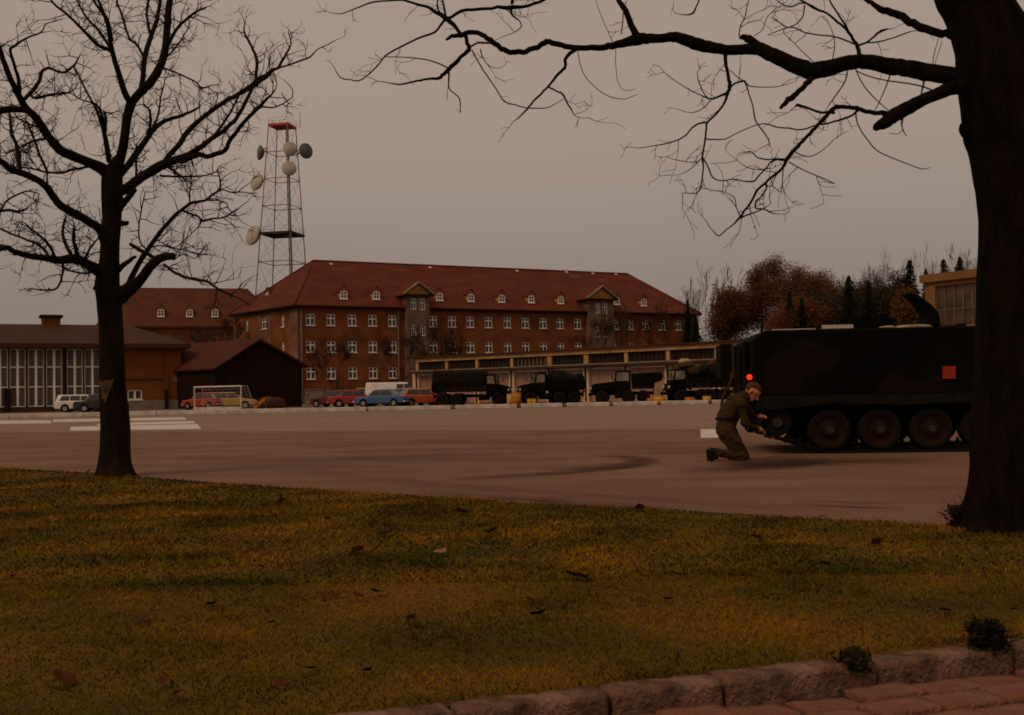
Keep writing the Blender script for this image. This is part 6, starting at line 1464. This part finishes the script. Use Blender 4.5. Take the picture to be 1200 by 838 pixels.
def conifer(label, px, d, top_py, width, seed, group='conifers behind the carrier', z0=.06, name='conifer'):
    p0 = pl(px, d); H_ = at(px, top_py, d).z; t = thing(name, label, 'tree', p0, 0, group); rg = random.Random(seed)
    tm = MB(); tm.tube([(0, 0, 0), (.05, 0, H_ * .5), (0, 0, H_ * .99)], [H_ * .014, H_ * .008, .02], 7); tm.build('trunk', 'far_twig', t)
    cm = MB(); vs = []; fs = []; z = H_ * z0; R0 = width / 2
    while z < H_ * .985:
        f = 1 - (z / H_ - z0) / (1 - z0); R = R0 * (f ** .95) * rg.uniform(.7, 1.2) + .03; nb = max(5, int(9 * (.4 + f)))
        for k in range(nb):
            g_ = 2 * math.pi * (k + rg.random()) / nb; L_ = R * rg.uniform(.62, 1.12); dx, dy = math.cos(g_), math.sin(g_)
            ns = 5
            for j in range(ns):
                a0 = L_ * (j + .15) / ns; wd = (.05 + .46 * f) * (1.1 - .75 * j / ns) * rg.uniform(.7, 1.2)
                for sgn in (-1, 1):
                    c = Vector((dx * a0, dy * a0, z - a0 * .28 + rg.gauss(0, .06))); tip = c + Vector((dx * .3 * L_ / ns * 2 - dy * sgn * wd, dy * .3 * L_ / ns * 2 + dx * sgn * wd, -.18 - .12 * rg.random())); n2 = Vector((0, 0, (.12 + .10 * rg.random()) * (.35 + f))); k0 = len(vs)
                    vs += [c + n2, c - n2 * .8, tip, tip + n2 * .6 + Vector((dx, dy, 0)) * .1]; fs.append((k0, k0 + 1, k0 + 2, k0 + 3))
            k0 = len(vs); e = Vector((dx * L_, dy * L_, z - L_ * .30)); s_ = Vector((-dy, dx, 0)) * .1
            vs += [Vector((0, 0, z)) + s_, Vector((0, 0, z)) - s_, e]; fs.append((k0, k0 + 1, k0 + 2))
        z += H_ * .02 + .12 * f
    cm.add(vs, fs); cm.build('crown', 'needle', t); return t
bt = broad_tree
T = RT_TREE
cb = MB(); ends_ = []; rgc = random.Random(77); tp = at(1128, -318, T.d) - T.o
for g_ in (0.3, 1.7, 2.9, 4.1, 5.4): branching(cb, tp - Vector((0, 0, rgc.uniform(0, .5))), Vector((math.cos(g_) * .7, math.sin(g_) * .7, 1)), 1.7, .10, 5, rgc, .05, ends_, n=6, ang=.5, minr=.004)
e2 = at(1330, -30, T.d + .8) - T.o; branching(cb, e2, Vector((.8, .2, .8)), 1.3, .10, 4, rgc, .06, ends_, n=6, ang=.5, minr=.004)
e3 = at(690, -130, T.d + 1.2) - T.o; branching(cb, e3, Vector((-.8, .2, .6)), .8, .012, 3, rgc, .05, ends_, n=4, ang=.5, minr=.002)
cb.build('crown', 'bark_dark', rt)
bt('tall bare twin stemmed tree between the barracks and the russet tree', 'bare_tree', 833, 140, 299, 31, width=11, depth=5, r=.17, ang=.7, up=.05, fan=(2, 2), minr=.036)
bt('slender bare tree just left of the russet tree', 'bare_tree', 822, 150, 322, 33, width=6, depth=4, r=.12, ang=.4, up=.10, minr=.022)
bt('large rounded russet tree with dry brown leaves', 'russet_tree', 912, 150, 300, 35, width=15.5, leaf='leaf_russet', depth=7, leaf_n=26, leaf_s=(.06, .15), ang=.62, trunk_f=.12, spread=.62, up=.03)
bt('russet tree filling the gap right of the large rounded one', 'russet_tree', 966, 156, 316, 36, width=13, leaf='leaf_russet', depth=6, leaf_n=40, leaf_s=(.07, .16), ang=.6, trunk_f=.10, spread=.95)
bt('low russet tree at the foot of the large rounded one', 'russet_tree', 876, 143, 337, 37, width=8.5, leaf='leaf_russet', depth=6, leaf_n=40, leaf_s=(.07, .16), ang=.65, trunk_f=.06, spread=.85)
bt('brownish thicket tree left of the open hatch', 'brown_tree', 1030, 140, 330, 38, width=9, leaf='leaf_dark', depth=6, leaf_n=38, leaf_s=(.08, .17), ang=.6, trunk_f=.06, spread=.9)
bt('dark round tree between two conifers', 'brown_tree', 1049, 132, 322, 39, width=7.5, leaf='leaf_dark', depth=6, leaf_n=38, leaf_s=(.08, .17), ang=.55, trunk_f=.06, spread=.8)
bt('orange brown bush just left of the sports hall', 'brown_tree', 1073, 112, 338, 40, width=5.0, leaf='leaf_orange', depth=5, leaf_n=50, leaf_s=(.07, .15), ang=.6, trunk_f=.06, spread=.6)
bt('dark thicket tree at the foot of the first conifer', 'brown_tree', 984, 135, 340, 41, width=10, leaf='leaf_dark', depth=6, leaf_n=38, leaf_s=(.08, .17), ang=.65, trunk_f=.06, spread=.9)
bt('russet thicket tree low behind the carrier roof', 'russet_tree', 935, 130, 352, 43, width=9, leaf='leaf_russet', depth=6, leaf_n=40, leaf_s=(.07, .16), ang=.65, trunk_f=.06, spread=.85)
bt('tall faint bare tree above the brownish thicket', 'bare_tree', 1052, 165, 286, 45, width=10, depth=5, r=.17, ang=.36, up=.1, minr=.022)
bt('faint bare tree above the tall conifer', 'bare_tree', 1087, 165, 279, 46, width=9, depth=5, r=.17, ang=.34, up=.1, minr=.022)
bt('small bare tree with reddish twigs left of the brownish thicket', 'bare_tree', 1018, 150, 306, 47, width=7, depth=5, r=.13, ang=.42, up=.08, minr=.022)
bt('bare tree rising beside the big trunk above the sports hall', 'bare_tree', 1136, 150, 280, 48, width=10, depth=5, r=.15, ang=.4, up=.08, minr=.022)
bt('small bare tree above the sports hall roof', 'bare_tree', 1110, 160, 296, 49, width=6, depth=4, r=.12, ang=.4, up=.08, minr=.022)
conifer('slim dark conifer right of the russet trees', 998, 116, 320, 8.2, 61); conifer('tallest dark conifer, left of the sports hall', 1070, 121, 301, 9.5, 62)
conifer('dark conifer over the left corner of the sports hall', 1089, 130, 312, 4.6, 63); conifer('dark conifer above the middle of the sports hall roof', 1110, 128, 299, 8.0, 64); conifer('dark conifer above the sports hall beside the big trunk', 1129, 126, 296, 8.5, 65)
conifer('short conifer in front of the russet tree', 928, 128, 340, 6, 66); conifer('second short conifer in front of the russet tree, further right', 942, 126, 346, 6, 67); conifer('shaggy small conifer left of the brownish thicket', 1021, 119, 327, 7, 68)
conifer('dark small conifer against the right end of the barracks', 808, 136, 350, 3.6, 70); conifer('lower dark conifer at the right corner of the barracks', 817, 132, 365, 4.4, 71)
# bare trees in front of the barracks
for px, d, top, sd, lab in ((505, 122, 372, 81, 'spindly bare tree before the first gabled bay'), (522, 124, 388, 82, 'low bare tree right of the first gabled bay'), (738, 136, 352, 83, 'bare tree before the second gabled bay'), (706, 126, 362, 84, 'low bare tree below the second gabled bay'), (392, 118, 398, 85, 'small bare tree before the left part of the barracks'), (470, 120, 392, 86, 'small bare tree beside the first gabled bay'), (775, 140, 348, 87, 'slim bare tree before the right part of the barracks'), (262, 140, 362, 88, 'bare tree between the two barracks behind the barn')):
    bt(lab, 'bare_tree', px, d, top, sd, width=6.5, depth=6, r=.11, ang=.5, up=.06, group='bare trees before the barracks', minr=.022)
# far wood closing the horizon
rg = random.Random(90); lm = MB(); pts = []
for i in range(900):
    x = rg.uniform(-260, 330); y = 300 + rg.uniform(-8, 30); pts.append(Vector((x, y, abs(rg.gauss(0, 1)) * 3.2 + 1 + 3 * noise.noise((x * .03, 0, 0)))))
crown_quads(lm, pts, rg, .8, 2.0, 7, 1.6); tag(lm.build('far_wood', 'leaf_dark'), 'dark band of distant wood on the horizon', 'wood', kind='stuff')
# ------------------------------------------------------------------ lawn litter and weeds
def leaf_mesh(seed, L_=.13):
    rg = random.Random(seed); n = 5; vs = []; fs = []; outl = [(0, .0), (.25, .32), (.5, .40), (.75, .26), (1, .0)]
    for i, (x, w_) in enumerate(outl):
        zc = .22 * (x - .5) ** 2 * rg.uniform(.5, 1.8); 
        for s in (-1, 0, 1): vs.append(((x - .5) * L_, s * w_ * L_ * rg.uniform(.8, 1.15), (zc + abs(s) * w_ * rg.uniform(.1, .6)) * L_))
    for i in range(n - 1):
        for j in range(2): a = i * 3 + j; fs.append((a, a + 1, a + 4, a + 3))
    mb = MB(); mb.add(vs, fs, True); mb.tube([(-.5 * L_, 0, .05 * L_), (-.75 * L_, 0, .12 * L_)], .002, 3); return mb.mesh('fallen_leaf')
LM_ = [leaf_mesh(i) for i in range(6)]
def put_leaf(px, py, m, sc, label=None, group=None):
    p = gp(px, py); me = rgl.choice(LM_).copy(); me.materials.clear(); me.materials.append(MATS[m]); o = bpy.data.objects.new('fallen_leaf', me); COL.objects.link(o)
    o.location = (p.x, p.y, lawn_z(p.x, p.y) + .028); o.rotation_euler = (rgl.uniform(-.4, .4), rgl.uniform(-.4, .4), rgl.uniform(0, 6.3)); o.scale = (sc,) * 3
    tag(o, label, 'leaf', group); return o
rgl = random.Random(17)
ll = gp(431, 657); cl = MB(); pts = [Vector((-.085 + .17 * i / 10, .01 * math.sin(i), .075 * (abs(i - 5) / 5) ** 2)) for i in range(11)]
for i in range(10):
    a, b = pts[i], pts[i + 1]; w0 = .035 * math.sin(math.pi * i / 10) + .004; w1 = .035 * math.sin(math.pi * (i + 1) / 10) + .004
    cl.add([a + Vector((0, -w0, .01)), b + Vector((0, -w1, .01)), b + Vector((0, w1, 0)), a + Vector((0, w0, 0))], [(0, 1, 2, 3)], True)
o = cl.build('fallen_leaf', 'leaf_black', loc=(ll.x, ll.y, lawn_z(ll.x, ll.y) + .03)); tag(o, 'large curled black leaf in the middle of the lawn', 'leaf', 'fallen leaves on the lawn')
for px, py, m, sc, lab in ((163, 734, 'leaf_brown', .7, 'brown leaf low in the left part of the lawn'), (452, 631, 'leaf_black', 1.15, 'dark leaf above the large curled leaf'), (577, 628, 'leaf_black', 1.1, 'dark leaf left of the middle of the lawn, near the curled leaf'), (516, 656, 'leaf_tan', .9, 'orange leaf right of the curled leaf'), (750, 603, 'leaf_black', .8, 'dark lump of leaf at the far edge of the lawn'), (632, 732, 'leaf_black', .7, 'upright dark leaf low in the centre of the lawn'), (330, 594, 'leaf_black', 1.1, 'dark leaf in the grass right of the left tree'), (420, 653, 'leaf_black', .8, 'small dark leaf beside the curled leaf'), (678, 684, 'leaf_black', 1.2, 'dark flat leaf right of the lawn centre'), (103, 557, 'pale_cloth', .9, 'pale scrap at the foot of the left tree'), (72, 810, 'leaf_brown', .8, 'reddish leaf at the lower left corner'), (542, 607, 'leaf_black', 1.0, 'dark leaf close to the lot edge'), (886, 637, 'leaf_black', .8, 'dark leaf on the right half of the lawn'), (1027, 641, 'leaf_black', .8, 'dark leaf left of the massive trunk')):
    put_leaf(px, py, m, sc, lab, 'fallen leaves on the lawn')
k = 0
while k < 46:
    px, py = rgl.uniform(-20, 1220), rgl.uniform(585, 830); p = gp(px, py)
    if not inside_lawn(p.x, p.y - .1) or py > 760 and px > 500: continue
    put_leaf(px, py, rgl.choice(['leaf_brown', 'leaf_brown', 'leaf_black', 'leaf_brown']), rgl.uniform(.3, .6), 'small fallen leaf lying scattered in the grass', 'small leaves scattered over the lawn'); k += 1
def weed(label, px, py, h, wd, seed, n=260):
    p = gp(px, py); t = thing('weed_clump', label, 'plant', (p.x, p.y, -.01)); rg = random.Random(seed); mb = MB(); lm = MB()
    for i in range(34):
        a = rg.uniform(0, 6.28); d = Vector((math.cos(a) * rg.uniform(0, .6), math.sin(a) * rg.uniform(0, .6), 1)); st = Vector((rg.gauss(0, wd * .3), rg.gauss(0, wd * .3), 0)); twig(mb, st, d, h * rg.uniform(.5, 1), .0022, 1, rg, .02, .18)
    mb.build('stems', 'twig', t); pts = [Vector((rg.gauss(0, wd * .42), rg.gauss(0, wd * .42), rg.uniform(.05, .95) * h)) for _ in range(n)]; crown_quads(lm, pts, rg, .010, .024, 3, .012); lm.build('leaves', 'weed', t)
weed('small dark weed clump at the left foot of the massive trunk', 1127, 618, .16, .085, 3, 320)
weed('dark weed tuft hanging over the kerb near the right edge', 1157, 761, .11, .06, 4, 330); weed('dark weed growing from the kerb joint', 1001, 781, .055, .042, 5, 200)
